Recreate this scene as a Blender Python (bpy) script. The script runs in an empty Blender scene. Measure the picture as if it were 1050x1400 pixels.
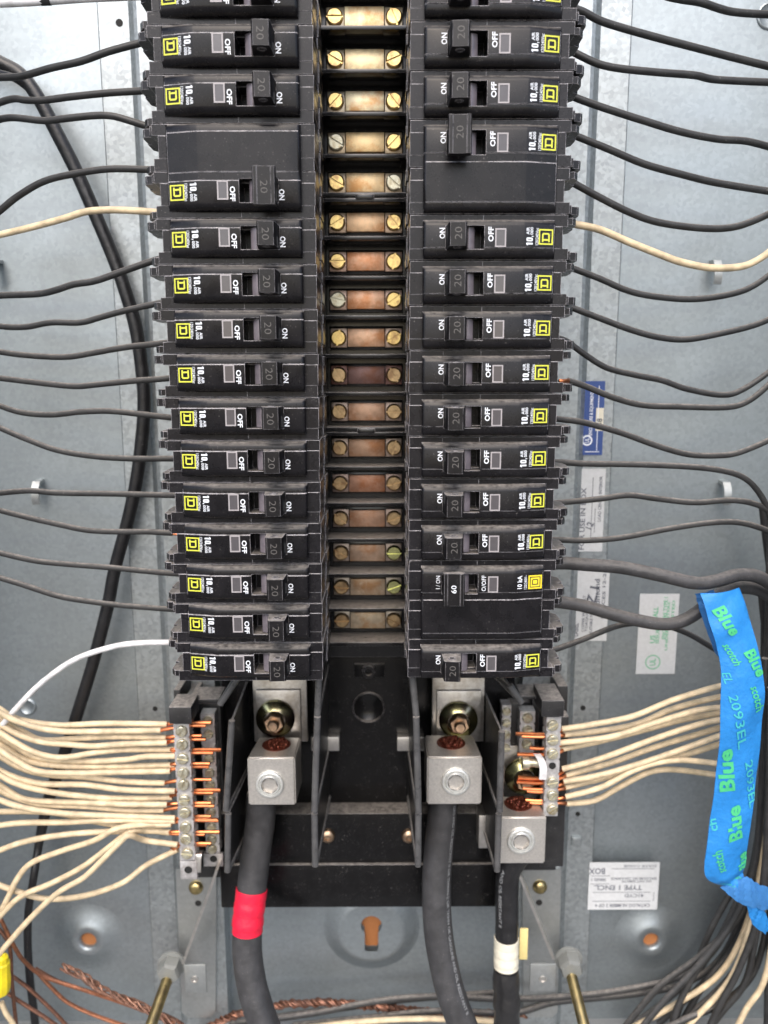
import bpy, bmesh, math, random
from mathutils import Vector, Matrix
random.seed(7)
R = math.radians
scn = bpy.context.scene
COL = scn.collection

# ---------------------------------------------------------------- camera
F_PX, PITCH, YAW, ROLL = 1080.0, 0.1714, -0.0025, -0.0023
CX, CZ, CD = 7.995, -133.70, 351.5                       # mm
def _rot():
    a, b, c = PITCH, YAW, ROLL
    A = Matrix(((1,0,0),(0,math.cos(a),-math.sin(a)),(0,math.sin(a),math.cos(a))))
    B = Matrix(((math.cos(b),0,math.sin(b)),(0,1,0),(-math.sin(b),0,math.cos(b))))
    C = Matrix(((math.cos(c),-math.sin(c),0),(math.sin(c),math.cos(c),0),(0,0,1)))
    return C @ A @ B
RM = _rot(); RMT = RM.transposed()
def mm(x, y, z): return Vector((x, y, z)) * 0.001
def at(px, py, Y):
    """photo pixel -> world point (mm) lying at depth Y behind the breaker faces"""
    c = RMT @ Vector(((px-525)/F_PX, (py-700)/F_PX, 1))
    t = (Y+CD)/c.z
    return Vector((CX+t*c.x, Y, CZ-t*c.y))
cam = bpy.data.cameras.new('camera'); camo = bpy.data.objects.new('camera', cam); COL.objects.link(camo)
right, down, fwd = RM[0], RM[1], RM[2]
def w3(r): return Vector((r[0], r[2], -r[1]))
rr, dd, ff = w3(right), w3(down), w3(fwd)
M = Matrix(((rr.x, -dd.x, -ff.x, 0), (rr.y, -dd.y, -ff.y, 0), (rr.z, -dd.z, -ff.z, 0), (0,0,0,1)))
M.translation = mm(CX, -CD, CZ)
camo.matrix_world = M
cam.sensor_fit = 'VERTICAL'; cam.sensor_height = 36; cam.sensor_width = 36
cam.lens = F_PX/1400*36
cam.clip_start = 0.01; cam.clip_end = 50
cam.dof.use_dof = True; cam.dof.focus_distance = 0.360; cam.dof.aperture_fstop = 7.5
scn.camera = camo

# ---------------------------------------------------------------- light
SUN_EL, SUN_AZ = 50, 188          # azimuth in degrees clockwise from +Y seen from above
wd = bpy.data.worlds.new('World'); scn.world = wd; wd.use_nodes = True
nt = wd.node_tree; bg = nt.nodes['Background']
sky = nt.nodes.new('ShaderNodeTexSky'); sky.sky_type = 'NISHITA'; sky.sun_disc = False
sky.sun_elevation = R(SUN_EL); sky.sun_rotation = R(SUN_AZ); sky.air_density = 1.0; sky.dust_density = 3.5; sky.ozone_density = 0.6
nt.links.new(sky.outputs[0], bg.inputs['Color']); bg.inputs['Strength'].default_value = 0.15
sl = bpy.data.lights.new('sun', 'SUN'); sl.energy = 0.8; sl.angle = R(60); sl.color = (1, .97, .93)
so = bpy.data.objects.new('sun', sl); COL.objects.link(so)
sd = Vector((math.sin(R(SUN_AZ))*math.cos(R(SUN_EL)), math.cos(R(SUN_AZ))*math.cos(R(SUN_EL)), math.sin(R(SUN_EL))))
so.rotation_euler = sd.to_track_quat('Z', 'Y').to_euler()
scn.view_settings.view_transform = 'Standard'; scn.view_settings.look = 'None'
scn.view_settings.exposure = 1.06; scn.view_settings.gamma = 1

# ---------------------------------------------------------------- materials
def newmat(name):
    m = bpy.data.materials.new(name); m.use_nodes = True
    return m, m.node_tree, m.node_tree.nodes['Principled BSDF']
def N(t, typ, **kw):
    n = t.nodes.new(typ)
    for k, v in kw.items():
        if k in n.inputs.keys(): n.inputs[k].default_value = v
        else: setattr(n, k, v)
    return n
def ramp(t, src, a, b):
    n = t.nodes.new('ShaderNodeMapRange'); n.inputs['From Min'].default_value = a; n.inputs['From Max'].default_value = b
    t.links.new(src, n.inputs['Value']); return n.outputs[0]
def mul(t, a, b, op='MULTIPLY'):
    n = t.nodes.new('ShaderNodeMath'); n.operation = op; n.use_clamp = True
    for i, s in enumerate((a, b)):
        if isinstance(s, (int, float)): n.inputs[i].default_value = s
        else: t.links.new(s, n.inputs[i])
    return n.outputs[0]
def mixc(t, f, a, b):
    n = t.nodes.new('ShaderNodeMix'); n.data_type = 'RGBA'
    if isinstance(f, (int, float)): n.inputs[0].default_value = f
    else: t.links.new(f, n.inputs[0])
    for i, s in ((6, a), (7, b)):
        if isinstance(s, tuple): n.inputs[i].default_value = (*s, 1)
        else: t.links.new(s, n.inputs[i])
    return n.outputs[2]
def coords(t):
    """object coordinates pushed apart per object so copies do not repeat"""
    tc = t.nodes.new('ShaderNodeTexCoord'); oi = t.nodes.new('ShaderNodeObjectInfo')
    a = t.nodes.new('ShaderNodeVectorMath'); a.operation = 'ADD'
    t.links.new(tc.outputs['Object'], a.inputs[0])
    s = t.nodes.new('ShaderNodeVectorMath'); s.operation = 'SCALE'; s.inputs[3].default_value = 1.7
    t.links.new(oi.outputs['Location'], s.inputs[0]); t.links.new(s.outputs[0], a.inputs[1])
    return a.outputs[0]
def noise(t, co, scale, detail=3, rough=.55):
    n = N(t, 'ShaderNodeTexNoise', Scale=scale, Detail=detail, Roughness=rough)
    t.links.new(co, n.inputs['Vector']); return n.outputs[0]
def plastic(name, base, rough=.38, wear=.35, dust=.6, spec=.5, wearcol=(.62,.60,.63), rad=.00035, scuff=.5):
    m, t, b = newmat(name); co = coords(t)
    geo = t.nodes.new('ShaderNodeNewGeometry')
    n1 = noise(t, co, 160, 4); n2 = noise(t, co, 1400, 2)
    col = mixc(t, ramp(t, n1, .35, .7), tuple(c*.78 for c in base), tuple(c*1.25 for c in base))
    # dust specks
    sp = mul(t, ramp(t, n2, .66, .76), ramp(t, n1, .42, .62)); col = mixc(t, mul(t, sp, scuff*.9), col, (.35,.33,.31))
    # film of dust lying on surfaces that face up
    sx = t.nodes.new('ShaderNodeSeparateXYZ'); t.links.new(geo.outputs['Normal'], sx.inputs[0])
    up = ramp(t, sx.outputs['Z'], .45, .97)
    dm = mul(t, mul(t, up, ramp(t, noise(t, co, 420, 5, .7), .25, .62)), dust)
    col = mixc(t, dm, col, (.33,.305,.28))
    r = t.nodes.new('ShaderNodeMapRange'); r.inputs['To Min'].default_value = rough*.75; r.inputs['To Max'].default_value = rough*1.5
    t.links.new(n1, r.inputs['Value']); rg = mul(t, r.outputs[0], mul(t, dm, .5), 'ADD')
    if wear > 0:
        bv = t.nodes.new('ShaderNodeBevel'); bv.samples = 4; bv.inputs['Radius'].default_value = rad
        d = t.nodes.new('ShaderNodeVectorMath'); d.operation = 'DOT_PRODUCT'
        t.links.new(bv.outputs[0], d.inputs[0]); t.links.new(geo.outputs['Normal'], d.inputs[1])
        inv = mul(t, 1.0, d.outputs['Value'], 'SUBTRACT')
        e = mul(t, mul(t, ramp(t, inv, .006, .05), ramp(t, noise(t, co, 300, 4, .7), .32, .52)), wear)
        col = mixc(t, e, col, wearcol)
        t.links.new(bv.outputs[0], b.inputs['Normal'])
    t.links.new(col, b.inputs['Base Color']); t.links.new(rg, b.inputs['Roughness'])
    b.inputs['Specular IOR Level'].default_value = spec
    return m
def metal(name, base, rough=.35, metallic=1.0, var=.25, scale=300, stain=None, stainscale=90, bump=0, dust=0):
    m, t, b = newmat(name); co = coords(t)
    n1 = noise(t, co, scale, 4, .6)
    col = mixc(t, ramp(t, n1, .3, .7), tuple(c*(1-var) for c in base), tuple(min(1, c*(1+var)) for c in base))
    if stain: col = mixc(t, ramp(t, noise(t, co, stainscale, 6, .72), .46, .62), col, stain)
    if dust:
        geo = t.nodes.new('ShaderNodeNewGeometry')
        sx = t.nodes.new('ShaderNodeSeparateXYZ'); t.links.new(geo.outputs['Normal'], sx.inputs[0])
        col = mixc(t, mul(t, mul(t, ramp(t, sx.outputs['Z'], .5, .95), ramp(t, n1, .3, .6)), dust), col, (.33,.305,.28))
    t.links.new(col, b.inputs['Base Color'])
    b.inputs['Metallic'].default_value = metallic
    r = t.nodes.new('ShaderNodeMapRange'); r.inputs['To Min'].default_value = rough*.7; r.inputs['To Max'].default_value = rough*1.35
    t.links.new(n1, r.inputs['Value']); t.links.new(r.outputs[0], b.inputs['Roughness'])
    if bump:
        bp = N(t, 'ShaderNodeBump', Strength=bump, Distance=.0002); t.links.new(n1, bp.inputs['Height']); t.links.new(bp.outputs[0], b.inputs['Normal'])
    return m
def plain(name, base, rough=.5, metallic=0, spec=.5):
    m, t, b = newmat(name); co = coords(t); n1 = noise(t, co, 500, 3)
    t.links.new(mixc(t, n1, tuple(c*.86 for c in base), tuple(min(1, c*1.14) for c in base)), b.inputs['Base Color'])
    b.inputs['Roughness'].default_value = rough; b.inputs['Metallic'].default_value = metallic; b.inputs['Specular IOR Level'].default_value = spec
    return m
def galvanised(name, base, rough=.42, spangle=.10, dirt=.35):
    m, t, b = newmat(name); tc = t.nodes.new('ShaderNodeTexCoord'); co = tc.outputs['Object']
    v = N(t, 'ShaderNodeTexVoronoi', Scale=520.0); t.links.new(co, v.inputs['Vector'])
    bw = t.nodes.new('ShaderNodeRGBToBW'); t.links.new(v.outputs['Color'], bw.inputs[0])
    big = noise(t, co, 9, 5, .6)
    mp = N(t, 'ShaderNodeMapping'); mp.inputs['Scale'].default_value = (3, 3, 26); t.links.new(co, mp.inputs[0])
    st = noise(t, mp.outputs[0], 2.2, 5, .6)
    col = mixc(t, bw.outputs[0], tuple(c*(1-spangle) for c in base), tuple(min(1, c*(1+spangle)) for c in base))
    col = mixc(t, mul(t, ramp(t, big, .42, .72), dirt), col, (base[0]*.62, base[1]*.6, base[2]*.57))
    col = mixc(t, mul(t, ramp(t, st, .5, .75), dirt*.8), col, (base[0]*.72, base[1]*.72, base[2]*.75))
    fine = noise(t, co, 2200, 2)
    sc = mul(t, ramp(t, fine, .70, .78), ramp(t, big, .45, .6)); col = mixc(t, mul(t, sc, .35), col, (.8,.8,.8))
    t.links.new(col, b.inputs['Base Color']); b.inputs['Metallic'].default_value = .86
    r = t.nodes.new('ShaderNodeMapRange'); r.inputs['To Min'].default_value = rough*.8; r.inputs['To Max'].default_value = rough*1.3
    t.links.new(st, r.inputs['Value']); t.links.new(r.outputs[0], b.inputs['Roughness'])
    bp = N(t, 'ShaderNodeBump', Strength=.25, Distance=.0006); t.links.new(noise(t, co, 30, 3), bp.inputs['Height']); t.links.new(bp.outputs[0], b.inputs['Normal'])
    return m
MAT = dict(
    body=plastic('breaker_black', (.0105,.010,.012), .25, .95, .75, spec=.28),
    face=plastic('breaker_face', (.0085,.008,.0095), .25, .95, .7, spec=.28),
    handle=plastic('handle_black', (.008,.0075,.0085), .3, .42, .95, spec=.3),
    shutter=plastic('shutter_sheen', (.15,.135,.155), .2, .3, .2),  # light grey of the lip stands in for sky reflected beside the handle
    bus_black=plastic('bus_insulator', (.009,.009,.010), .17, .5, .8),
    barrier=plastic('barrier_black', (.014,.014,.0145), .32, .5, .8, wearcol=(.5,.5,.5)),
    bead=plastic('barrier_bead', (.075,.075,.076), .26, 0, .7),
    base_black=plastic('base_black', (.006,.006,.0065), .22, .4, .7, spec=.3),
    bracket=plastic('bracket_black', (.020,.020,.021), .4, .3, .9),
    print_white=plain('print_white', (.78,.82,.88), .5),
    print_dim=plain('print_dim', (.26,.27,.28), .6),
    print_grey=plain('engraving_grey', (.105,.10,.095), .6),
    print_yellow=plain('print_yellow_green', (.60,.62,.06), .5),
    print_gold=plain('print_gold', (.78,.62,.03), .45),
    print_black=plain('print_black', (.02,.02,.02), .5),
    window_frame=plain('window_frame', (.34,.32,.33), .35),
    window_pane=plain('window_pane', (.085,.08,.085), .12),
    dark=plain('cavity_dark', (.006,.006,.007), .6),
    galv=galvanised('galvanised_steel', (.37,.415,.44), .43, .09, .5),
    galv_rail=galvanised('galvanised_rail', (.385,.42,.435), .46, .2, .2),
    galv_leg=galvanised('galvanised_leg', (.42,.44,.44), .42, .08, .2),
    end_wall=plain('end_wall_darkened', (.20,.21,.215), .7),  # bottom wall colour darkened, standing in for shade mirrored by the back wall
    tin=metal('tin_plate', (.62,.60,.57), .36, 1, .12, 500, (.42,.38,.33), 60, .2, .5),
    alu=metal('cast_aluminium', (.62,.60,.565), .42, .8, .12, 900, None, 0, .35, .55),
    setscrew=metal('set_screw', (.72,.73,.71), .32, .65, .1, 500),
    brass=metal('brass_screw', (.72,.54,.22), .32, 1, .2, 600, (.38,.24,.12), 200),
    brass_dull=metal('brass_dull', (.50,.36,.20), .4, 1, .2, 600, (.28,.18,.1), 200),
    brass_green=metal('zinc_yellow_screw', (.55,.55,.24), .22, 1, .25, 500),
    nickel=metal('neutral_screw', (.60,.58,.46), .34, .7, .2, 500, (.4,.34,.22), 300),
    neutral=metal('neutral_bar_metal', (.56,.55,.55), .42, .55, .15, 700, (.36,.34,.33), 120, .3),
    olive=metal('olive_zinc_washer', (.50,.48,.24), .22, 1, .35, 90, (.26,.16,.17), 60),
    bolt=metal('dark_bolt', (.45,.32,.22), .34, 1, .3, 500),
    copper=metal('copper_wire', (.62,.21,.085), .34, 1, .2, 500, (.45,.17,.08), 150),
    copper_old=metal('copper_tarnished', (.27,.135,.09), .45, .9, .3, 500, (.22,.12,.09), 120),
    copper_braid=metal('copper_braid', (.28,.155,.11), .5, .85, .4, 500, (.2,.12,.09), 120),
    copper_mid=metal('copper_dull', (.44,.19,.11), .42, .95, .25, 500, (.28,.13,.08), 120),
    copper_red=metal('copper_strands', (.17,.05,.03), .45, .8, .4, 600, (.14,.04,.03), 300),
    rod=metal('brass_rod', (.52,.42,.20), .3, 1, .2, 400, (.34,.27,.14), 100),
    nut=plain('grey_nut', (.24,.25,.24), .45, .3),
    zinc=metal('zinc_bracket', (.62,.60,.57), .4, 1, .12, 300),
    wire_black=plastic('wire_black', (.024,.0245,.025), .4, 0, .6, .45),
    wire_grey=plastic('wire_dusty', (.032,.032,.032), .5, 0, .75, .4),
    cable_black=plastic('cable_black', (.013,.013,.0145), .33, 0, .45, .5),
    cable_grey=plastic('cable_dusty', (.040,.040,.0425), .45, 0, .4, .5),
    wire_cream=plastic('wire_cream', (.61,.49,.32), .42, 0, .25, .4, scuff=.2),
    wire_white=plastic('wire_white', (.70,.70,.71), .5, 0, .2, .4, scuff=.4),
    red_tape=plain('red_tape', (.72,.012,.045), .35),
    white_tape=plain('white_tape', (.70,.67,.55), .45),
    cream_tape=plain('cream_tape', (.70,.58,.25), .5),
    black_tape=plain('black_tape', (.018,.018,.019), .28),
    blue_tape=plain('blue_tape', (.016,.21,.58), .55),
    blue_back=plain('blue_tape_back', (.04,.19,.48), .65),
    green_print=plain('green_print', (.06,.48,.20), .6),
    teal_print=plain('teal_print', (.05,.44,.46), .6),
    paper=plain('paper_white', (.56,.58,.595), .45),
    paper_blue=plain('paper_blue', (.035,.075,.25), .4),
    ink=plain('ink_grey', (.10,.11,.14), .6),
    ink_green=plain('ink_green', (.10,.42,.22), .6),
    wood=plain('brown_wall', (.36,.14,.045), .8),
    yellow=plain('yellow_plastic', (.85,.68,.02), .35),
    hole=plain('punched_hole', (.01,.01,.01), .8),
)
for k_, sc_, st_ in (('red_tape', 260, .5), ('black_tape', 160, .9), ('white_tape', 200, .5), ('blue_tape', 150, 1.0), ('blue_back', 200, 1.0), ('cable_grey', 500, .3), ('cable_black', 400, .3)):
    t_ = MAT[k_].node_tree; b_ = t_.nodes['Principled BSDF']; bp_ = N(t_, 'ShaderNodeBump', Strength=st_, Distance=.0008)
    t_.links.new(noise(t_, coords(t_), sc_, 3), bp_.inputs['Height']); t_.links.new(bp_.outputs[0], b_.inputs['Normal'])
# screw plate colours of the bus, top to bottom
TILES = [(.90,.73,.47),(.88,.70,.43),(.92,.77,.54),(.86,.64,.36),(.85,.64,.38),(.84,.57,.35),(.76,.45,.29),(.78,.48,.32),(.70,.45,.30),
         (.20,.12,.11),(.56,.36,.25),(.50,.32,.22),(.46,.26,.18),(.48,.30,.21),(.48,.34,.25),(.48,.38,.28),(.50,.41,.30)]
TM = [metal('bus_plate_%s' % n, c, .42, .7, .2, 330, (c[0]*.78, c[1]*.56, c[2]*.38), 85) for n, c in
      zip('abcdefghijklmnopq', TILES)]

# ---------------------------------------------------------------- mesh helpers (all in mm)
class MB:
    def __init__(s): s.v = []; s.f = []
    def add(s, vs, fs):
        o = len(s.v); s.v += [tuple(v) for v in vs]; s.f += [tuple(i+o for i in f) for f in fs]; return s
    def box(s, x0, x1, y0, y1, z0, z1, bev=0):
        if x0 > x1: x0, x1 = x1, x0
        if y0 > y1: y0, y1 = y1, y0
        if z0 > z1: z0, z1 = z1, z0
        if bev <= 0:
            vs = [(x,y,z) for x in (x0,x1) for y in (y0,y1) for z in (z0,z1)]
            return s.add(vs, [(0,1,3,2),(4,6,7,5),(0,4,5,1),(2,3,7,6),(0,2,6,4),(1,5,7,3)])
        bm = bmesh.new(); bmesh.ops.create_cube(bm, size=1)
        for v in bm.verts: v.co = Vector(((x0+x1)/2+v.co.x*(x1-x0), (y0+y1)/2+v.co.y*(y1-y0), (z0+z1)/2+v.co.z*(z1-z0)))
        bmesh.ops.bevel(bm, geom=bm.edges[:], offset=bev, segments=2, affect='EDGES', profile=.5)
        return s.bm(bm)
    def bm(s, bm):
        bm.verts.index_update(); s.add([v.co[:] for v in bm.verts], [[v.index for v in f.verts] for f in bm.faces]); bm.free(); return s
    def loft(s, rings, cap=True, closed=True):
        n = len(rings[0]); vs = [p for r in rings for p in r]; fs = []
        for i in range(len(rings)-1):
            for j in range(n if closed else n-1):
                a = i*n+j; b = i*n+(j+1) % n; fs.append((a, b, b+n, a+n))
        if cap: fs += [tuple(range(n))[::-1], tuple(range((len(rings)-1)*n, len(rings)*n))]
        return s.add(vs, fs)
    def prism(s, poly, axis, a, b):
        """poly of 2D points extruded along axis between a and b"""
        def P(p, t):
            return (t, p[0], p[1]) if axis == 'x' else (p[0], t, p[1]) if axis == 'y' else (p[0], p[1], t)
        return s.loft([[P(p, a) for p in poly], [P(p, b) for p in poly]])
    def tube(s, path, rad, seg=10, cap=True):
        pts = [Vector(p) for p in path]; n = len(pts); rings = []; up = None
        for i, p in enumerate(pts):
            t = (pts[min(i+1, n-1)]-pts[max(i-1, 0)]).normalized()
            if up is None:
                up = Vector((0,0,1)) if abs(t.z) < .9 else Vector((0,1,0))
            up = (up-t*up.dot(t)).normalized(); sd_ = t.cross(up)
            r = rad(i/(n-1)) if callable(rad) else rad
            rings.append([p+(up*math.cos(k*2*math.pi/seg)+sd_*math.sin(k*2*math.pi/seg))*r for k in range(seg)])
        return s.loft(rings, cap)
    def lathe(s, c, axis, prof, seg=24, cap=True):
        """prof: (radius, offset along axis)"""
        ax = Vector(axis).normalized(); u = ax.orthogonal().normalized(); v = ax.cross(u); c = Vector(c)
        return s.loft([[c+ax*h+(u*math.cos(k*2*math.pi/seg)+v*math.sin(k*2*math.pi/seg))*r for k in range(seg)] for r, h in prof], cap)
    def build(s, name, mat, parent=None, off=(0,0,0), smooth=42, weld=False):
        me = bpy.data.meshes.new(name); o = Vector(off)
        me.from_pydata([tuple((Vector(v)-o)*.001) for v in s.v], [], s.f)
        bm = bmesh.new(); bm.from_mesh(me)
        if weld: bmesh.ops.remove_doubles(bm, verts=bm.verts[:], dist=2e-6)
        bmesh.ops.recalc_face_normals(bm, faces=bm.faces); bm.to_mesh(me); bm.free()
        me.materials.append(MAT[mat] if isinstance(mat, str) else mat)
        if smooth:
            for p in me.polygons: p.use_smooth = True
            me.set_sharp_from_angle(angle=R(smooth))
        ob = bpy.data.objects.new(name, me); COL.objects.link(ob)
        if parent is not None: ob.parent = parent
        else: ob.location = o*.001
        return ob
def tag(o, label=None, cat=None, group=None, kind=None):
    for k, v in (('label', label), ('category', cat), ('group', group), ('kind', kind)):
        if v: o[k] = v
    return o
def empty(name, loc, label, cat, group=None, roty=0):
    o = bpy.data.objects.new(name, None); COL.objects.link(o); o.location = Vector(loc)*.001; o.rotation_euler = (0, roty, 0)
    o.empty_display_size = .01
    return tag(o, label, cat, group)
def smooth_path(pts, n=6):
    pts = [Vector(p) for p in pts]; out = []
    for i in range(len(pts)-1):
        p0 = pts[max(i-1,0)]; p1 = pts[i]; p2 = pts[i+1]; p3 = pts[min(i+2, len(pts)-1)]
        for k in range(n):
            t = k/n
            out.append(.5*((2*p1)+(p2-p0)*t+(2*p0-5*p1+4*p2-p3)*t*t+(3*p1-p0-3*p2+p3)*t**3))
    out.append(pts[-1]); return out
_tc = {}
def text2d(s, bold=0.0, res=2):
    key = (s, bold)
    if key in _tc: return _tc[key]
    cu = bpy.data.curves.new('t', 'FONT'); cu.body = s; cu.size = 1; cu.offset = bold; cu.resolution_u = res; cu.fill_mode = 'FRONT'
    ob = bpy.data.objects.new('t', cu); COL.objects.link(ob)
    dg = bpy.context.evaluated_depsgraph_get(); me = bpy.data.meshes.new_from_object(ob.evaluated_get(dg))
    vs = [(v.co.x, v.co.y) for v in me.vertices]; fs = [tuple(p.vertices) for p in me.polygons]
    bpy.data.objects.remove(ob); bpy.data.curves.remove(cu); bpy.data.meshes.remove(me)
    x0 = min(v[0] for v in vs); x1 = max(v[0] for v in vs); y0 = min(v[1] for v in vs); y1 = max(v[1] for v in vs)
    vs = [((x-x0)/(x1-x0)-.5, (y-y0)/(y1-y0)-.5) for x, y in vs]
    _tc[key] = (vs, fs); return _tc[key]
def text(mb, s, w, h, fn, bold=0.0):
    """text centred on (0,0), w long and h high, mapped to 3D by fn(reading, up)"""
    vs, fs = text2d(s, bold); mb.add([fn(x*w, y*h) for x, y in vs], fs); return mb
def ten(mb, fn):
    """heavy condensed 10, as on the breaker faces"""
    rect(mb, -1.75, -1.05, -1.45, 1.45, fn); mb.add([fn(-1.75,1.45), fn(-2.2,.95), fn(-2.2,.6), fn(-1.75,.9)], [(0,1,2,3)])
    o = [(-.45,1.0),(-.1,1.4),(.75,1.4),(1.1,1.0),(1.1,-1.0),(.75,-1.4),(-.1,-1.4),(-.45,-1.0)]
    i = [(.15,.8),(.2,.9),(.45,.9),(.5,.8),(.5,-.8),(.45,-.9),(.2,-.9),(.15,-.8)]
    ring(mb, o, i, fn); rect(mb, 1.4, 1.8, -1.45, -.95, fn); rect(mb, 1.45, 1.65, -1.9, -1.45, fn)
def rect(mb, a0, a1, b0, b1, fn): mb.add([fn(a0,b0), fn(a1,b0), fn(a1,b1), fn(a0,b1)], [(0,1,2,3)])
def ring(mb, outer, inner, fn):
    n = len(outer); mb.add([fn(*p) for p in outer+inner], [(i, (i+1) % n, n+(i+1) % n, n+i) for i in range(n)])

# ---------------------------------------------------------------- enclosure
BACK, PAN = 100.0, 92.0
encl = empty('enclosure', (0, BACK, -545), 'galvanised steel box behind and around all the breakers', None)
encl['kind'] = 'structure'
E0 = (0, BACK, -545)
MB().box(-262, 262, BACK, BACK+1.5, -548, 420).build('back_wall', 'galv', encl, E0)
MB().box(-264, -262, -30, BACK+1.5, -548, 420).build('side_wall', 'galv', encl, E0)
MB().box(262, 264, -30, BACK+1.5, -548, 420).build('side_wall', 'galv', encl, E0)
MB().box(-264, 264, -45, BACK+1.5, -551, -548).build('bottom_wall', 'end_wall', encl, E0)

gm, gt, gb = newmat('ground_unseen'); gtc = gt.nodes.new('ShaderNodeTexCoord')
gt.links.new(mixc(gt, noise(gt, gtc.outputs['Object'], 30, 6), (.13,.125,.115), (.20,.19,.175)), gb.inputs['Base Color']); gb.inputs['Roughness'].default_value = .95
gmb = MB(); gmb.add([(-3e4,-3e4,-1500),(3e4,-3e4,-1500),(3e4,3e4,-1500),(-3e4,3e4,-1500)], [(0,1,2,3)])
tag(gmb.build('ground', gm, None, (0,0,-1500)), kind='structure')  # out-of-view sheet, added to darken what the lower metal reflects

# pan behind the breakers: pressed sheet with two raised rails
pan = empty('mounting_pan', (0, PAN, -480), 'grey galvanised mounting pan with long folded rails behind the breaker columns', 'mounting pan')
P0 = (0, PAN, -480)
for s in (-1, 1):
    prof = [(s*138, BACK), (s*137.6, PAN+.4), (s*137, PAN), (s*121.5, PAN), (s*119.6, PAN-2.2), (s*117.5, PAN-5.2), (s*115.5, PAN-6), (s*90, PAN-6), (s*90, BACK)]
    MB().loft([[(x, y, z) for x, y in prof] for z in (-545 if s < 0 else -545, 410)]).build('rail', 'galv_rail', pan, P0, smooth=12)
for px, py, r, Y in ((163,31,1.9,PAN),(212,969,1.5,PAN),(797,968,1.6,PAN),(790,1113,1.5,PAN),(1234/5+560,1113,0,PAN)):
    if r: MB().lathe(at(px, py, Y-.15), (0,1,0), [(r,0),(r,1)], 16).build('screw_hole', 'hole', pan, P0)
p = at(789, 1151, PAN-1.6); MB().box(p.x-3, p.x+3, PAN-1.6, PAN+.5, p.z-3, p.z+3, .5).build('pressed_tab', 'galv_rail', pan, P0)

# dimples, keyhole and knockouts of the back wall
def dimple(px, py, r_out, r_mid, r_in, name):
    c = at(px, py, BACK)
    MB().lathe(c, (0,-1,0), [(r_out*1.15, -.1), (r_out*1.05, .12), (r_out*.93, .5), (r_out*.8, 1.3), (r_mid*1.25, 3.1), (r_mid*1.08, 4.0), (r_mid*.95, 4.2), (r_in*1.25, 4.0), (r_in, 3.2), (r_in, .2)], 48, False).build(name, 'galv', encl, E0, smooth=60)
    o = MB().lathe(c, (0,-1,0), [(r_in*1.1, 0), (r_in*1.1, .4)], 32).build('knockout_hole', 'wood', encl, E0)
dimple(123, 1281, 21, 9.5, 5.2, 'dimple'); dimple(888, 1281, 21, 9.5, 5.0, 'dimple')
c = at(508, 1266, BACK)
MB().lathe(c, (0,-1,0), [(31, -.1), (29.5,.4), (27.5, 1.6), (22, 5.2), (20.3,5.9), (19, 6.0)], 56, False).build('dimple', 'galv', encl, E0, smooth=60)
kh = [(math.sin(R(a))*6.6, 5.0+math.cos(R(a))*6.6) for a in range(-140, 141, 20)]
kh = [(x, z) for x, z in kh] + [(4.3, -11.5), (3.4, -13.2), (-3.4, -13.2), (-4.3, -11.5)]
bm = bmesh.new()
def loop(pts, y):
    vs = [bm.verts.new((c.x+x, y, c.z+z)) for x, z in pts]; return [bm.edges.new((vs[i], vs[(i+1) % len(vs)])) for i in range(len(vs))], vs
e1, _ = loop([(math.cos(R(a))*19, math.sin(R(a))*19) for a in range(0, 360, 8)], BACK-6.0)
e2, v2 = loop(kh, BACK-6.0)
bmesh.ops.triangle_fill(bm, edges=e1+e2, use_beauty=True)
MB().bm(bm).build('keyhole_plate', 'galv', encl, E0)
MB().prism([(c.x+x*1.05, c.z+z*1.03) for x, z in kh], 'y', BACK-.4, BACK+.2).build('keyhole', 'wood', encl, E0)
c = at(38, 966, BACK); MB().lathe(c, (0,-1,0), [(5.5, 0), (5.2,.9), (4.4,1.1), (3.8,.4), (0.1,.3)], 28).build('knockout', 'galv', encl, E0, smooth=60)
c = at(1052, 22, BACK); MB().lathe(c, (0,-1,0), [(7.0, 0), (6.7,.8), (6.0,1.0), (5.4,.3), (0.1,.3)], 32).build('knockout', 'galv', encl, E0, smooth=60)
for px, py, s in ((57,675,1),(973,378,1),(986,676,1),(1,378,1)):
    c = at(px, py, BACK)
    path = [(-2.2,-1,9),(-2.2,-5.5,9),(0,-6.5,8)]
    prof = [(BACK+.5, 9), (BACK-5, 8.2), (BACK-7.5, 5), (BACK-8, 0), (BACK-7.2, -3), (BACK-8.4, -3), (BACK-9.4, 0), (BACK-8.8, 6), (BACK-6, 10), (BACK+.5, 10.6)]
    MB().prism([(y, c.z+z-2) for y, z in prof], 'x', c.x-2.1, c.x+2.1).build('wire_hook', 'galv_leg', encl, E0, smooth=30)

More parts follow.
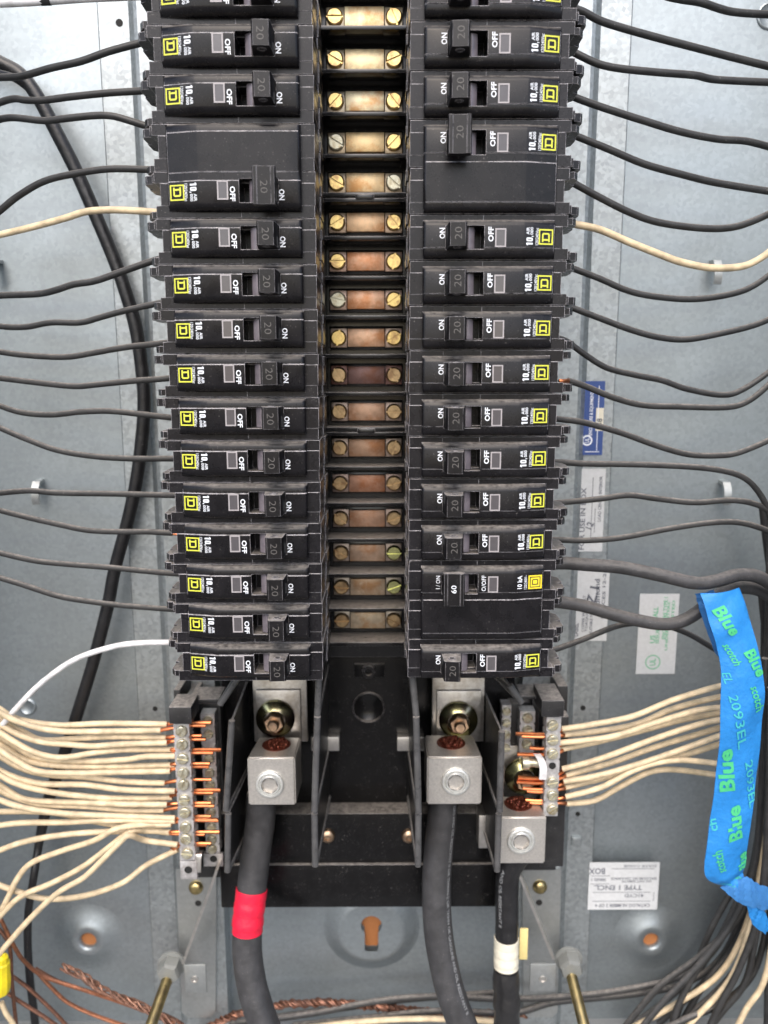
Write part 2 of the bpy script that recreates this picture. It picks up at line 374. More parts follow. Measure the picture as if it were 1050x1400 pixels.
# stickers on the back wall / rail
def sticker(x0, y0, x1, y1, Y, mat, label, writing, blocks=()):
    a = at(x0, y0, Y); b = at(x1, y1, Y); cx, cz = (a.x+b.x)/2, (a.z+b.z)/2; w, h = abs(b.x-a.x), abs(a.z-b.z)
    o = MB().box(cx-w/2, cx+w/2, Y-.25, Y+.05, cz-h/2, cz+h/2).build('sticker', mat, encl, E0); o['label'] = label
    for m, items in writing.items():
        mb = MB()
        for it in items:
            s, u, v, tw, th, ang = it[:6]
            ca, sa = math.cos(R(ang)), math.sin(R(ang))
            fn = lambda r, t, u=u, v=v, ca=ca, sa=sa: (cx+(u-.5)*w+r*ca-t*sa, Y-.32, cz+(.5-v)*h+r*sa+t*ca)
            if s == '#': rect(mb, -tw/2, tw/2, -th/2, th/2, fn)
            elif s == 'o': ring(mb, [(math.cos(R(k))*tw, math.sin(R(k))*tw) for k in range(0,360,20)], [(math.cos(R(k))*(tw-th), math.sin(R(k))*(tw-th)) for k in range(0,360,20)], fn)
            else: text(mb, s, tw, th, fn, .02)
        mb.build('lettering', m, o)
    for m_, (u0,v0,u1,v1) in blocks:
        MB().box(cx+(u0-.5)*w, cx+(u1-.5)*w, Y-.29, Y-.2, cz+(.5-v0)*h, cz+(.5-v1)*h).build('panel', m_, o)
    # children were built in world mm: shift to the sticker frame
    return o
# build() with a parent keeps coordinates relative to the parent chain origin, so stickers use the enclosure offset
def _st_fix():
    for o in list(encl.children):
        if o.name.startswith('sticker'):
            for ch in o.children:
                for v in ch.data.vertices: v.co -= Vector(E0)*.001
sticker(799, 521, 823, 622, PAN-.6, 'paper_blue', 'narrow dark blue sticker with white lettering turned sideways', {
    'print_white': [('ENCLOSURE & EQUIPMENT', .40, .44, 24, 2.2, 90), ('#', .72, .5, .4, 36, 0), ('o', .24, .80, 3.0, .9, 0), ('UL', .24, .80, 2.8, 2.4, 90), ('#', .5, .955, 8, .4, 0)],
    'ink': [('558', .80, .58, 6.5, 3.2, 90)]}, [('white_tape', (.62,.36,.99,.67))])
sticker(790, 641, 823, 754, PAN-.6, 'paper', 'white sticker reading FOR USE sideways beside the rail', {
    'ink': [('FOR USE IN BOX', .24, .60, 36, 3.0, 90), ('LOAD CENTER INTERIOR', .84, .36, 26, 1.8, 90), ('#', .56, .5, .35, 38, 0), ('#', .68, .62, .35, 14, 0), ('12', .5, .68, 4, 4, 70)]})
sticker(785, 765, 829, 876, PAN-.6, 'paper', 'white sticker with handwriting and small print turned sideways', {
    'ink': [('SPACES 12-24', .86, .42, 30, 1.8, 90), ('Z.1', .55, .44, 11, 5.5, 78), ('Edmond', .68, .42, 18, 3, 92), ('COPPER WIRE ONLY', .32, .66, 22, 1.7, 90), ('TORQUE LB-IN', .42, .68, 20, 1.7, 90), ('SUITABLE FOR USE', .54, .72, 18, 1.7, 90), ('LABEL', .12, .86, 8, 3, 90)]})
sticker(875, 812, 922, 921, BACK, 'paper', 'white sticker with green sideways print and a round green mark', {
    'ink_green': [('ENCLOSURE TYPE 1', .66, .30, 26, 2.2, 90), ('INSTALL', .42, .30, 14, 3, 90), ('UNDERWRITERS', .74, .40, 30, 1.5, 90), ('ISSUE', .5, .52, 9, 2.2, 90), ('US', .38, .56, 5, 3, 90), ('o', .42, .85, 4.6, .6, 0), ('UL', .42, .85, 4.4, 3.6, 90), ('LISTED', .86, .22, 14, 1.6, 90)]})
sticker(806, 1179, 898, 1243, PAN-.6, 'paper', 'white sticker with print upside down, reading TYPE 1 ENCL', {
    'ink': [('TYPE 1 ENCL.', .42, .53, 30, 3.4, 180), ('BOX', .11, .18, 10, 4.2, 180), ('SERIES 1', .14, .36, 9, 2, 180), ('ENCLOSURE NO. 1234 SURFACE', .64, .34, 28, 1.7, 180), ('DO NOT REMOVE', .68, .40, 18, 1.5, 180), ('41CYD', .66, .70, 12, 2.4, 180), ('CATALOG NUMBER 2 OF 4', .50, .91, 34, 2.4, 180), ('DATE CODE', .72, .075, 20, 1.5, 180), ('#', .62, .13, 26, .4, 0),
            ('#', .48, .63, 36, .35, 0), ('#', .48, .82, 36, .35, 0), ('#', .94, .725, .35, 6.5, 0), ('#', .16, .28, 12, .35, 0), ('#', .16, .45, 12, .35, 0)]})
_st_fix()

# ---------------------------------------------------------------- bus assembly between the columns
SZ0 = 18.87
bus = empty('bus_assembly', (0, 78, -140), 'centre bus with brass screws, copper plates and black ribs between the breaker columns', 'bus bar assembly')
B0 = (0, 78, -140)
MB().box(-27, 27, 73, 79, -290, 66).build('base_channel', 'bus_black', bus, B0)
for s in (-1, 1): MB().box(s*21.5, s*24, 58, 73, -286, 66, .4).build('side_wall', 'bus_black', bus, B0)
ang = {0:(0,-65),1:(-28,22),2:(45,-50),3:(-30,45),4:(-30,-40),5:(30,-50),6:(0,80),7:(-12,35),8:(80,30),9:(-55,-60),10:(-50,0),11:(-50,75),12:(5,15),13:(-40,22),14:(-30,0),15:(-8,20),16:(0,-30)}
_tile = {}
def screw_mesh(name, r, h, slot, mat, off_axis_parent, c, angdeg, dep=.9, seg=24, philips=False, flat=.55):
    """slotted screw head facing -Y, centre c (mm) on its seat"""
    mb = MB(); a = R(angdeg)
    sw = slot
    # head in two half discs leaving a real slot
    for s in (-1, 1):
        pts = []
        t0 = math.asin(min(.99, sw/2/r))
        k = 12
        for i in range(k+1):
            th = t0+(math.pi-2*t0)*i/k
            pts.append((math.cos(th), s*math.sin(th)))
        def M2(x, z, y): return (c[0]+x*math.cos(a)-z*math.sin(a), c[1]-y, c[2]+x*math.sin(a)+z*math.cos(a))
        rings = []
        for rr_, hh in ((1, 0), (1, h*.6), (.93, h*.85), (.8, h)):
            rg = [M2(x*r*rr_, s*max(abs(z*r*rr_), sw/2), hh) for x, z in pts]
            rings.append(rg)
        mb.loft(rings)
    mb.lathe((c[0], c[1], c[2]), (0,-1,0), [(r*.98, 0), (r*.98, max(h-dep, .2))], seg)
    return mb
for i in range(-1, 17):
    z = SZ0-19.05*(i-1); tm = TM[max(0, i)]
    # raised plate over the bus stab
    mb = MB(); mb.box(-9.6, 9.6, 67.4, 73, z-4.6, z+4.6, .35)
    mb.build('bus_plate', tm, bus, B0)
    mb = MB()
    for s in (-1, 1): mb.box(s*9.9, s*18.6, 69.0, 73, z-4.9, z+4.9, .3)
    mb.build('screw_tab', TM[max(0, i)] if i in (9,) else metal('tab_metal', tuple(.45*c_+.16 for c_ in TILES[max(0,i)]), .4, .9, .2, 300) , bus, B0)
    mb = MB(); mb.box(-19.2, 19.2, 70.5, 73, z-6.1, z+6.1, .3); mb.build('plate_holder', 'bus_black', bus, B0)
    for k, s in enumerate((-1, 1)):
        a_ = ang.get(i, (20, -20))[k]
        mat = 'brass' if i < 9 else 'brass_dull'
        if (i == 3 and s < 0) or (i == 7 and s < 0): mat = 'nickel'
        if s > 0 and i in (14, 15): mat = 'brass_green'
        if i == 4 and s > 0: mat = 'nickel'
        screw_mesh('screw', 4.15, 2.6, 1.0, mat, bus, (s*14.4, 69.0, z), a_).build('bus_screw', mat, bus, B0, smooth=18)
    # rib under this row
    if i < 16:
        zr = z-9.5
        th = .9
        mb = MB().box(-21.4, 21.4, 55.6, 73, zr-th, zr+th, .25)
        if i in (4, 10):
            mb = MB().box(-21.4, 21.4, 55.6, 73, zr+.35, zr+2.2, .25).box(-21.4, 21.4, 55.6, 73, zr-2.2, zr-.35, .25).box(-4.5, 4.5, 54.9, 60, zr-1.2, zr+1.4, .4)
        mb.build('rib', 'bus_black', bus, B0)
MB().box(-21.4, 21.4, 55.6, 73, SZ0-19.05*15-9.5-1.2, SZ0-19.05*15-9.5+1, .3).build('rib', 'bus_black', bus, B0)

# ---------------------------------------------------------------- breakers (built in left column coordinates)
BO = (-54.5, 60, 0)
def esc_profile(extra):
    low = [(-4.1,0),(-5.3,.3),(-6.3,1.2),(-6.9,2.6),(-7.1,4.7)]
    if extra: hi = [(28.1,4.7),(27.7,2.0),(27.1,1.1),(26.2,.8),(24.5,.7),(24.2,.3),(8.4,.3),(8.2,.5),(5.5,.46),(4.9,.45),(4.7,0)]
    else: hi = [(9.0,4.7),(8.7,2.0),(8.0,.9),(7.0,.5),(5.5,.42),(4.9,.4),(4.7,0)]
    return hi, low
def slope(x): return 3.0*max(0, min(1, (-69.0-x)/13.7))
def make_breaker(poles, amp, label):
    root = empty('circuit_breaker', (0,0,0), label, 'circuit breaker')
    top = 9.35+19.05*(poles-1)
    # body
    mb = MB()
    for p in range(poles):
        w = 19.05*p
        for a, b, dy, dx in ((-9.35, -4.45, .25, .25), (-4.4, 4.6, 0, 0), (4.65, 9.3, .15, -.2)):
            xo = -88.7+dx if a != -4.4 else -86.3
            mb.box(xo, -52.0, 4.6+dy, 62, w+a, w+b)
            mb.box(-35.3, -20.2-dx, 4.6+dy, 30, w+a, w+b)
            mb.box(-35.3, -19.6-dx*1.5, 30.0, 44, w+a, w+b-.3)
            mb.box(-35.3, -20.6, 44.0, 66, w+a+.4, w+b)
            if a == -4.4: mb.box(-52.0, -35.3, 14 if p == 0 else 5, 62, w+a, w+b)
            else: mb.box(-52.0, -35.3, 4.6+dy, 62, w+a, w+b)
    mb.build('body', 'body', root, BO)
    # terminal housing cheeks
    mb = MB()
    for p in range(poles):
        w = 19.05*p
        pr = [(-86,6.5),(-90.2,6.5),(-90.6,9.5),(-93.4,10.0),(-94.6,12),(-94.6,18),(-92.8,19.5),(-95.2,21),(-95.2,30),(-93,33),(-92.6,52),(-86,52)]
        mb.prism([(x, y) for x, y in pr], 'z', w+5.4, w+8.9)
        pr2 = [(-86,9.5),(-91.6,9.5),(-93.6,12.5),(-93.6,19),(-91.9,20.5),(-94.4,22),(-94.4,31),(-92.3,34),(-92,52),(-86,52)]
        mb.prism([(x, y) for x, y in pr2], 'z', w-8.9, w-6.0)
        mb.box(-92, -85.5, 51, 60, w-9, w+9)
    mb.build('terminal_housing', 'body', root, BO)
    mb = MB()
    for p in range(poles):
        mb.lathe((-88.5, 34, 19.05*p+.8), (0,-1,0), [(3.2,0),(3.2,3.5),(2.5,4.2)], 16)
    mb.build('terminal_screw', 'nickel', root, BO)
    # raised escutcheon
    hi, low = esc_profile(poles > 1)
    st = 5.5
    def ringx(x, inset=0, pts=None):
        return [(x, min(4.75, y+slope(x)+(inset if y < 4 else 0)), (w*(1-.0*inset))) for w, y in (pts or hi+low)]
    mb = MB()
    mb.loft([ringx(-82.3, .1), ringx(-69.1), ringx(-68.9), ringx(-51.9)], cap=False, closed=False)
    mb.loft([ringx(-35.4), ringx(-27.2), ringx(-26.4, .3)], cap=False, closed=False)
    for a_, b_, c_, d_ in ((-82.3, .1, -82.9, .9), (-26.4, .3, -25.9, 1.1)):
        r0, r1 = ringx(a_, b_), ringx(c_, d_); mb.loft([r0, r1], cap=False, closed=False); mb.add(r1, [tuple(range(len(r1)))])
    ist = [k for k, q in enumerate(hi) if q[0] == st][0]
    up = hi[:ist+1]+[(st, 4.75)]; lo = [(-4.1, 4.75)]+low
    mb.loft([ringx(-51.9, 0, up), ringx(-35.4, 0, up)], cap=False, closed=False)
    mb.loft([ringx(-51.9, 0, lo), ringx(-35.4, 0, lo)], cap=False, closed=False)
    for xx in (-51.9, -35.4):
        en = [(xx, y, w) for w, y in hi[ist:]+[(-4.1, 0), (-4.1, 4.75), (st, 4.75)]]; mb.add(en, [tuple(range(len(en)))])
    mb.build('face_plate', 'face', root, BO, weld=True)
    # slot lining and arc shutter
    arc = [(-44.0+9.0*math.sin(R(a)), 12.2-9.4*math.cos(R(a))) for a in range(-22, 61, 8)]
    poly = arc+[(-36.0, 13.8), (-47.6, 13.8)]
    MB().prism(poly, 'z', -3.9, 5.3).build('shutter', 'handle', root, BO)
    MB().prism([(-48.3,4.6),(-48.0,3.1),(-47.4,2.5),(-45.6,1.6),(-45.0,1.8),(-44.9,5),(-48.3,6)], 'z', -3.8, 5.2).build('shutter_lip', 'shutter', root, BO)
    # handle
    if poles == 1: w0, w1 = -3.9, 5.7
    else: w0, w1 = -3.9, 5.5
    hp = [(-44.9, 4), (-44.2, -3.0), (-43.6, -9.6), (-42.9, -10.4), (-36.6, -10.0), (-36.0, -9.3), (-35.6, 4)]
    h = MB()
    if poles == 1:
        # end face hole: shallow ring
        h.prism(hp, 'z', w0, w1)
        for zz, dr in ((w1, 1), (w0, -1)):
            h.lathe((-39.9, -6.4, zz), (0,0,dr), [(1.9,-.02),(1.75,.35),(1.2,.38),(1.05,.05)], 18, False)
    else:
        h.prism([(x, y) for x, y in hp], 'z', w0, w1)
        cap_ = [(-44.6,-7.2),(-44.9,-9.6),(-44.3,-11.2),(-42.9,-11.2),(-42.7,-10.9),(-37.2,-10.6),(-37.0,-10.9),(-35.6,-10.9),(-35.2,-9.4),(-35.4,-7.0)]
        h.prism(cap_, 'z', -7.0, 7.9)
    ho = h.build('handle', 'handle', root, BO)
    if poles == 1:
        mb = MB()
        for zz, dr in ((w1, 1), (w0, -1)): mb.lathe((-39.9, -6.4, zz), (0,0,dr), [(1.1,0.0),(1.1,.06)], 14)
        mb.build('handle_hole', 'dark', ho, BO)
    fy = -10.45 if poles == 1 else -11.35
    fz = lambda r, t: (-39.9+t, fy+.06*(t+3)-.0, .9-r)
    if amp == '60':
        fz = lambda r, t: (-39.9+t, -10.85, .2-r); MB_ = text(MB(), '60', 3.7, 2.4, fz, .004); MB_.build('lettering', 'print_white', ho, BO)
    else:
        if poles > 1: fz = lambda r, t: (-39.9+t, -10.82+.03*t, -.2-r)
        else: fz = lambda r, t: (-39.9+t, -10.27+.062*t, .6-r)
        text(MB(), '20', 4.9, 2.9, fz, -.012).build('lettering', 'print_grey', ho, BO)
    # window
    mb = MB()
    x0, x1, z0, z1 = -61.2, -56.5, -3.0, 4.7
    for a in ((x0,x0+.6,z0,z1),(x1-.6,x1,z0,z1),(x0+.6,x1-.6,z0,z0+.6),(x0+.6,x1-.6,z1-.6,z1)): mb.box(a[0],a[1],-.18,.3,a[2],a[3])
    wf = mb.build('window_frame', 'window_frame', root, BO)
    MB().box(x0+.6, x1-.6, .0-.05, .3, z0+.6, z1-.6).build('window_pane', 'window_pane', root, BO)
    # printing
    def face(xc, wc): return lambda r, t: (xc+t, -.05+slope(xc+t), wc-r)
    mb = MB()
    if amp == '60':
        text(mb, 'O/OFF', 7.4, 2.0, face(-54.6, .3), .005); text(mb, 'I / ON', 6.2, 2.0, face(-33.6, -.2), .005)
        text(mb, '10 kA', 6.2, 2.3, face(-71.2, .0), .02); text(mb, '120/240V~', 6.6, 1.5, face(-74.0, .1), .0)
    else:
        text(mb, 'OFF', 6.0, 2.3, face(-54.7, -.6), .022)
        text(mb, 'ON', 4.4, 2.4, face(-34.0, -1.0), .022)
        ten(mb, face(-71.3, 1.8))
        text(mb, 'AIR', 3.0, 1.35, face(-70.5, -2.0), .012); text(mb, '000', 3.0, 1.35, face(-72.2, -2.0), .012)
        text(mb, '120/240Vac', 7.0, 1.35, face(-74.6, .2), .004)
    mb.build('lettering', 'print_white', root, BO)
    L = face(-78.55, .25)
    dpoly = [(-1.55,1.75),(1.1,1.75),(1.65,1.2),(1.65,-1.2),(1.1,-1.75),(-1.55,-1.75)]
    din = [(-.85,1.05),(.75,1.05),(.95,.85),(.95,-.85),(.75,-1.05),(-.85,-1.05)]
    sq = lambda s: [(-s,s),(s,s),(s,-s),(-s,-s)]
    if amp == '60':
        mb = MB(); rect(mb, -3.25, 3.25, -3.25, 3.25, L); lg = mb.build('logo', 'print_gold', root, BO)
        L2 = lambda r, t: (lambda q: (q[0], q[1]-.03, q[2]))(L(r, t)); m2 = MB()
        ring(m2, sq(2.55), sq(2.15), L2); ring(m2, [(x*.85, y*.85) for x, y in dpoly], din, L2)
        m2.build('logo_lines', 'print_black', lg, BO)
    else:
        mb = MB(); ring(mb, sq(3.2), sq(2.6), L); ring(mb, dpoly, din, L)
        for t_ in (1.4, -1.4): rect(mb, -2.15, -1.55, t_-.35, t_+.35, L)
        mb.build('logo', 'print_yellow', root, BO)
    return root
def copy_tree(o, parent=None):
    c = o.copy(); COL.objects.link(c); c.parent = parent
    for ch in o.children: copy_tree(ch, c)
    return c
ORD = ['first','second','third','fourth','fifth','sixth','seventh','eighth','ninth','tenth','eleventh','twelfth','thirteenth','fourteenth','fifteenth','sixteenth','seventeenth']
ONE = make_breaker(1, '20', 'x'); TWO = make_breaker(2, '20', 'x'); SIXTY = make_breaker(2, '60', 'x')
used = set()
def place(proto, side, row, label):
    o = proto if proto.name not in used else copy_tree(proto)
    used.add(proto.name)
    zs = -19.05*row-(.33 if side < 0 else -1.0)
    o.location = mm(side*54.5, 60, zs); o.rotation_euler = (0, 0 if side < 0 else math.pi, 0)
    o['label'] = label; o['group'] = 'circuit breakers in the %s column' % ('left' if side < 0 else 'right')
    if proto is not ONE: pass
    return o
n = 0
for row in range(-1, 15):
    if row == 3: continue
    n += 1
    if row == 2: continue
    extra = {-1: ', cut by the picture edge', 4: ', fed by a cream wire', 14: ', fed by a white wire', 11: ', bare copper at its wire'}.get(row, '')
    place(ONE, -1, row, 'single pole breaker, %s from the top in the left column%s' % (ORD[n-1], extra))
place(TWO, -1, 3, 'wide black double pole 20 amp breaker with blank upper half, in the left column')
n = 0
for row in range(-1, 15):
    if row in (3, 13): continue
    n += 1
    if row in (2, 12): continue
    extra = {-1: ', cut by the picture edge', 4: ', fed by a cream wire', 14: ', with a dusty top', 7: ', bare copper at its wire'}.get(row, '')
    place(ONE, 1, row, 'single pole breaker, %s from the top in the right column%s' % (ORD[n-1], extra))
place(TWO, 1, 2, 'wide black double pole 20 amp breaker with blank lower half, in the right column')
place(SIXTY, 1, 12, 'wide double pole breaker with white 60 on its handle, low in the right column')

# ---------------------------------------------------------------- wires
def wire(name, pts, r, mat, label, cat='wire', group=None, tip=None, tipmat='copper', n=6, seg=10):
    """pts: (px, py, Y) in the photograph"""
    P = [at(*p) for p in pts]; path = smooth_path(P, n)
    o = MB().tube(path, r, seg).build(name, mat, None, P[0])
    tag(o, label, cat, group)
    if tip:
        T = [at(*p) for p in tip]; MB().tube(smooth_path(T, 4), 1.05 if r < 2.5 else r*.6, 8).build('copper_end', tipmat, o, P[0])
    return o
def zfix(pts, Y0, Y1, seed):
    """depth running from Y1 at the frame edge to Y0 at the terminal, with a little wander"""
    rnd = random.Random(seed); n = len(pts); a = rnd.uniform(-4, 4); out = []
    for i, p in enumerate(pts):
        t = i/(n-1); e = t*t
        out.append((p[0], p[1], Y0+(Y1-Y0)*e+a*math.sin(t*3.1)))
    return out
Lw = {
 -1: [(215,53),(195,58),(150,70),(110,84),(70,93),(30,104),(0,106),(-30,108)],
 0: [(215,120),(195,124),(150,127),(100,132),(60,137),(35,137),(20,135),(0,140),(-30,152)],
 1: [(218,174),(200,172),(180,166),(155,159),(130,158),(90,162),(60,165),(20,161),(0,163),(-30,170)],
 2: [(222,233),(205,232),(150,231),(100,238),(60,248),(25,268),(0,288),(-30,312)],
 3: [(224,292),(210,290),(160,287),(120,289),(90,298),(50,309),(0,321),(-30,328)],
 4: [(226,352),(205,358),(165,372),(130,384),(100,389),(75,397),(50,402),(0,404),(-30,408)],
 5: [(230,412),(210,416),(170,425),(140,433),(110,441),(70,441),(35,447),(0,446),(-30,438)],
 6: [(234,468),(215,470),(170,475),(130,482),(90,488),(40,486),(0,481),(-30,474)],
 7: [(240,516),(222,518),(180,521),(130,526),(100,528),(50,523),(0,517),(-30,514)],
 8: [(244,572),(225,570),(190,566),(150,562),(110,563),(70,567),(30,564),(0,555),(-30,544)],
 9: [(246,627),(225,627),(180,627),(130,624),(80,616),(40,602),(0,585),(-30,570)],
 10: [(250,677),(230,677),(150,675),(80,674),(40,671),(0,674),(-30,677)],
 11: [(236,729),(220,728),(200,727),(160,727),(120,725),(80,717),(40,708),(0,698),(-30,692)],
 12: [(252,785),(235,784),(200,781),(150,776),(100,772),(50,767),(0,756),(-30,748)],
 13: [(252,833),(235,833),(170,828),(120,822),(80,815),(30,799),(0,790),(-30,780)],
 14: [(252,878),(240,878),(180,880),(140,888),(100,903),(60,931),(30,960),(0,995),(-30,1034)]}
n = 0
for row, pts in Lw.items():
    n += 1
    col = 'wire_cream' if row == 3 else 'wire_white' if row == 14 else 'wire_black' if row < 6 else 'wire_grey'
    nm = {'wire_cream': 'cream', 'wire_white': 'white', 'wire_black': 'black', 'wire_grey': 'dusty grey-black'}[col]
    tip = [(250,730,45),(243,730,45),(234,729,45.2)] if row == 11 else None
    wire('wire', zfix(pts, 45, 62 if row < 12 else 50, row), 1.66 if row < 5 else 1.52, col,
         '%s wire running left from the left breakers, %s from the top' % (nm, ORD[n-1]), group='wires from the left breakers', tip=tip)
Rw = {
 -3: [(870,-30),(905,-8),(930,-1),(960,4),(1000,16),(1055,20),(1080,20)],
 -2: [(780,10),(797,16),(820,28),(850,38),(900,52),(950,65),(1000,78),(1060,93),(1080,98)],
 -1: [(778,68),(795,77),(820,88),(850,94),(900,99),(950,103),(980,109),(1060,113),(1080,115)],
 0: [(776,128),(793,136),(830,149),(880,165),(930,180),(980,190),(1020,193),(1060,203),(1080,208)],
 1: [(775,180),(790,187),(830,203),(880,224),(930,238),(980,250),(1060,263),(1080,267)],
 2: [(772,244),(787,252),(820,270),(860,290),(900,304),(960,312),(1000,311),(1030,302),(1060,288),(1080,276)],
 3: [(772,304),(788,307),(820,314),(860,331),(900,347),(930,358),(970,366),(1010,365),(1035,356),(1060,338),(1080,322)],
 4: [(768,362),(783,367),(820,381),(860,398),(900,406),(950,409),(1000,402),(1030,391),(1060,370),(1080,356)],
 5: [(765,414),(780,420),(820,435),(860,450),(900,461),(940,464),(990,455),(1030,445),(1060,433),(1080,424)],
 6: [(762,462),(777,468),(800,485),(830,503),(870,513),(905,520),(940,532),(990,540),(1020,530),(1060,502),(1080,484)],
 7: [(775,520),(782,522),(800,528),(840,544),(880,554),(930,556),(990,557),(1020,550),(1050,527),(1080,495)],
 8: [(755,572),(772,574),(800,578),(850,592),(900,610),(940,621),(975,623),(1010,619),(1060,598),(1080,588)],
 9: [(752,632),(768,632),(800,634),(870,635),(940,638),(985,643),(1015,652),(1035,670),(1050,698),(1058,740)],
 10: [(752,688),(768,687),(820,682),(860,677),(900,682),(950,687),(1000,684),(1035,690),(1060,706),(1080,730)],
 11: [(750,738),(765,738),(800,739),(850,735),(920,722),(980,714),(1020,716),(1060,730),(1080,742)],
 14: [(746,892),(765,886),(800,873),(840,857),(870,852),(900,853),(940,866),(978,888),(1010,905)]}
n = 0
for row, pts in Rw.items():
    n += 1
    col = 'wire_cream' if row == 3 else 'wire_black' if row < 7 else 'wire_grey'
    nm = {'wire_cream': 'cream', 'wire_black': 'black', 'wire_grey': 'dusty grey-black'}[col]
    tip = [(764,521,40),(770,521,40.5),(777,520.5,43)] if row == 7 else None
    z0, z1 = (45, 60)
    if row == 14: z0, z1 = 47, 62
    wire('wire', zfix(pts, z0, z1, row+40), 1.74 if row < 4 else 1.55, col,
         '%s wire running right from the right breakers, %s from the top' % (nm, ORD[n-1]), group='wires from the right breakers', tip=tip)
wire('wire', [(758,770,40),(775,770,40),(800,772,38),(850,776,34),(900,786,30),(950,797,28),(980,794,30),(1010,786,34),(1040,790,38),(1075,815,44)], 3.4, 'cable_grey',
     'upper thick black wire from the wide low breaker, passing over the blue tape', group='thick wires of the 60 amp breaker')
wire('wire', [(752,822,42),(772,824,42),(800,829,42),(850,843,40),(900,853,39),(930,850,39),(955,836,39),(975,819,40),(1000,805,44),(1035,806,50),(1075,830,54)], 3.4, 'cable_grey',
     'lower thick black wire from the wide low breaker, dipping before the blue tape', group='thick wires of the 60 amp breaker')
# black cable hanging behind the left wires
bc = [(-40,66),(0,86),(28,102),(52,133),(77,180),(103,231),(126,283),(155,352),(172,400),(186,450),(194,505),(197,550),(194,600),(186,660),(174,715),(157,778),(147,830),(127,907),(103,984),(85,1040),(66,1095),(54,1150),(46,1200),(39,1245),(38,1290),(41,1340),(46,1380),(50,1420)]
P = [at(x, y, 84-(8 if y > 1150 else 0)) for x, y in bc]
tag(MB().tube(smooth_path(P, 6), lambda t: 3.6 if t < .74 else 3.6-1.3*min(1, (t-.74)/.05), 14).build('cable', 'cable_black', None, P[0]), 'thick black cable curving down behind the wires on the left', 'cable')
wire('wire', [(-30,92,70),(0,101,74),(22,108,80),(44,126,86),(60,150,90)], 2.0, 'cable_black', 'short black wire end beside the thick cable at the upper left corner')
# white cable along the top edge
o = wire('cable', [(-30,3,30),(0,4,32),(60,1,34),(120,-3,36),(190,-6,38),(230,-8,40)], 1.9, 'wire_white', 'white cable with a black band crossing the upper left corner', 'cable')
a_, b_ = at(55, 1, 34), at(69, .5, 34); MB().tube([a_, b_], 2.05, 12).build('black_band', 'black_tape', o, at(-30,3,30))

# ---------------------------------------------------------------- left neutral bar
def Zt(px, py, Y): return at(px, py, Y)
def neutral_bar(label, x0, x1, ytop, ybot, Y, screws, sx, mat='neutral', depth=9, hole=None, angs=None, sr=3.1):
    a = at(x0, ytop, Y); b = at(x1, ybot, Y); org = ((a.x+b.x)/2, Y+depth, b.z)
    # the bar follows the picture's lean only through perspective: it is built upright
    xa = (at(x0, ytop, Y).x+at(x0, ybot, Y).x)/2
    am, bm_ = at(x0, (ytop+ybot)/2, Y).x, at(x1, (ytop+ybot)/2, Y).x
    t = empty('neutral_bar', org, label, 'terminal bar')
    body = MB(); zc = [at(sx, s, Y).z for s in screws]
    xs0, xs1 = at(x0, ytop, Y).x, at(x1, ytop, Y).x; dx = at(x0+(sx-x0), ybot, Y).x-0
    # segmented bar: one block per terminal with shallow necks between
    edges = [a.z]+[(zc[i]+zc[i+1])/2 for i in range(len(zc)-1)]+[b.z]
    for i in range(len(edges)-1):
        z1, z0 = edges[i], edges[i+1]; yy = ytop+(ybot-ytop)*(i+.5)/(len(edges)-1)
        off = at(x0+(sx-x0)+(BARLEAN*(i/(len(edges)-1))), yy, Y).x
    hw = (xs1-xs0)/2
    return t, hw, org
BARL_TOP = at(238, 985, 45); 
def bar_at(label, pts, hw, Y, depth, screw_r, angs, notch=True, cat='terminal bar', foot=None, scr_mat='nickel', smooth=30):
    """pts: pixel centres of the screws from top to bottom; the bar runs through them"""
    C = [at(px, py, Y) for px, py in pts]
    xm = sum(c_.x for c_ in C)/len(C)
    zt = C[0].z+(C[0].z-C[1].z)*.62; zb = C[-1].z-(C[-2].z-C[-1].z)*.62
    org = (xm, Y+depth, zb)
    t = empty('neutral_bar', org, label, cat)
    ed = [zt]+[(C[i].z+C[i+1].z)/2 for i in range(len(C)-1)]+[zb]
    mb = MB()
    poly = []
    for i in range(len(ed)-1): poly += [(ed[i]-.5), (ed[i+1]+.5)]
    for s in (1,):
        side = [(xm+hw, z) for z in poly]
        out = []
        for i in range(len(ed)-1):
            out += [(xm+hw, ed[i]-.9), (xm+hw, ed[i+1]+.9)]
            if i < len(ed)-2: out += [(xm+hw-.8, ed[i+1])]
        inn = []
        for i in reversed(range(len(ed)-1)):
            inn += [(xm-hw, ed[i+1]+.9), (xm-hw, ed[i]-.9)]
            if i > 0: inn += [(xm-hw+.8, ed[i])]
        mb.prism(out+inn, 'y', Y, Y+depth)
    mb.build('bar', 'neutral', t, org)
    for i, c_ in enumerate(C):
        if angs[i] is None: continue
        screw_mesh('s', screw_r, 1.9, .9, scr_mat, t, (xm+(c_.x-xm)*.6, Y, c_.z), angs[i], .9, 20).build('terminal_screw', scr_mat, t, org, smooth=30)
    return t, xm, zt, zb, org
ptsL = [(249,999),(250,1017),(250.5,1036.5),(251,1056),(251,1072),(252,1093),(253,1110),(254,1130),(254.5,1146),(256,1166)]
tL, xmL, ztL, zbL, orgL = bar_at('left neutral bar, the front one, full of cream wires and ten slotted screws', ptsL, 4.2, 45, 9, 3.1, [50,60,-10,75,70,10,15,55,-30,-10])
MB().box(xmL-4.6, xmL+4.8, 45.2, 47.6, zbL-11, zbL+.2, .5).build('mounting_tab', 'neutral', tL, orgL)
MB().lathe((xmL, 45.15, zbL-5), (0,1,0), [(2.2,0),(2.2,.8)], 16).build('tab_hole', 'hole', tL, orgL)
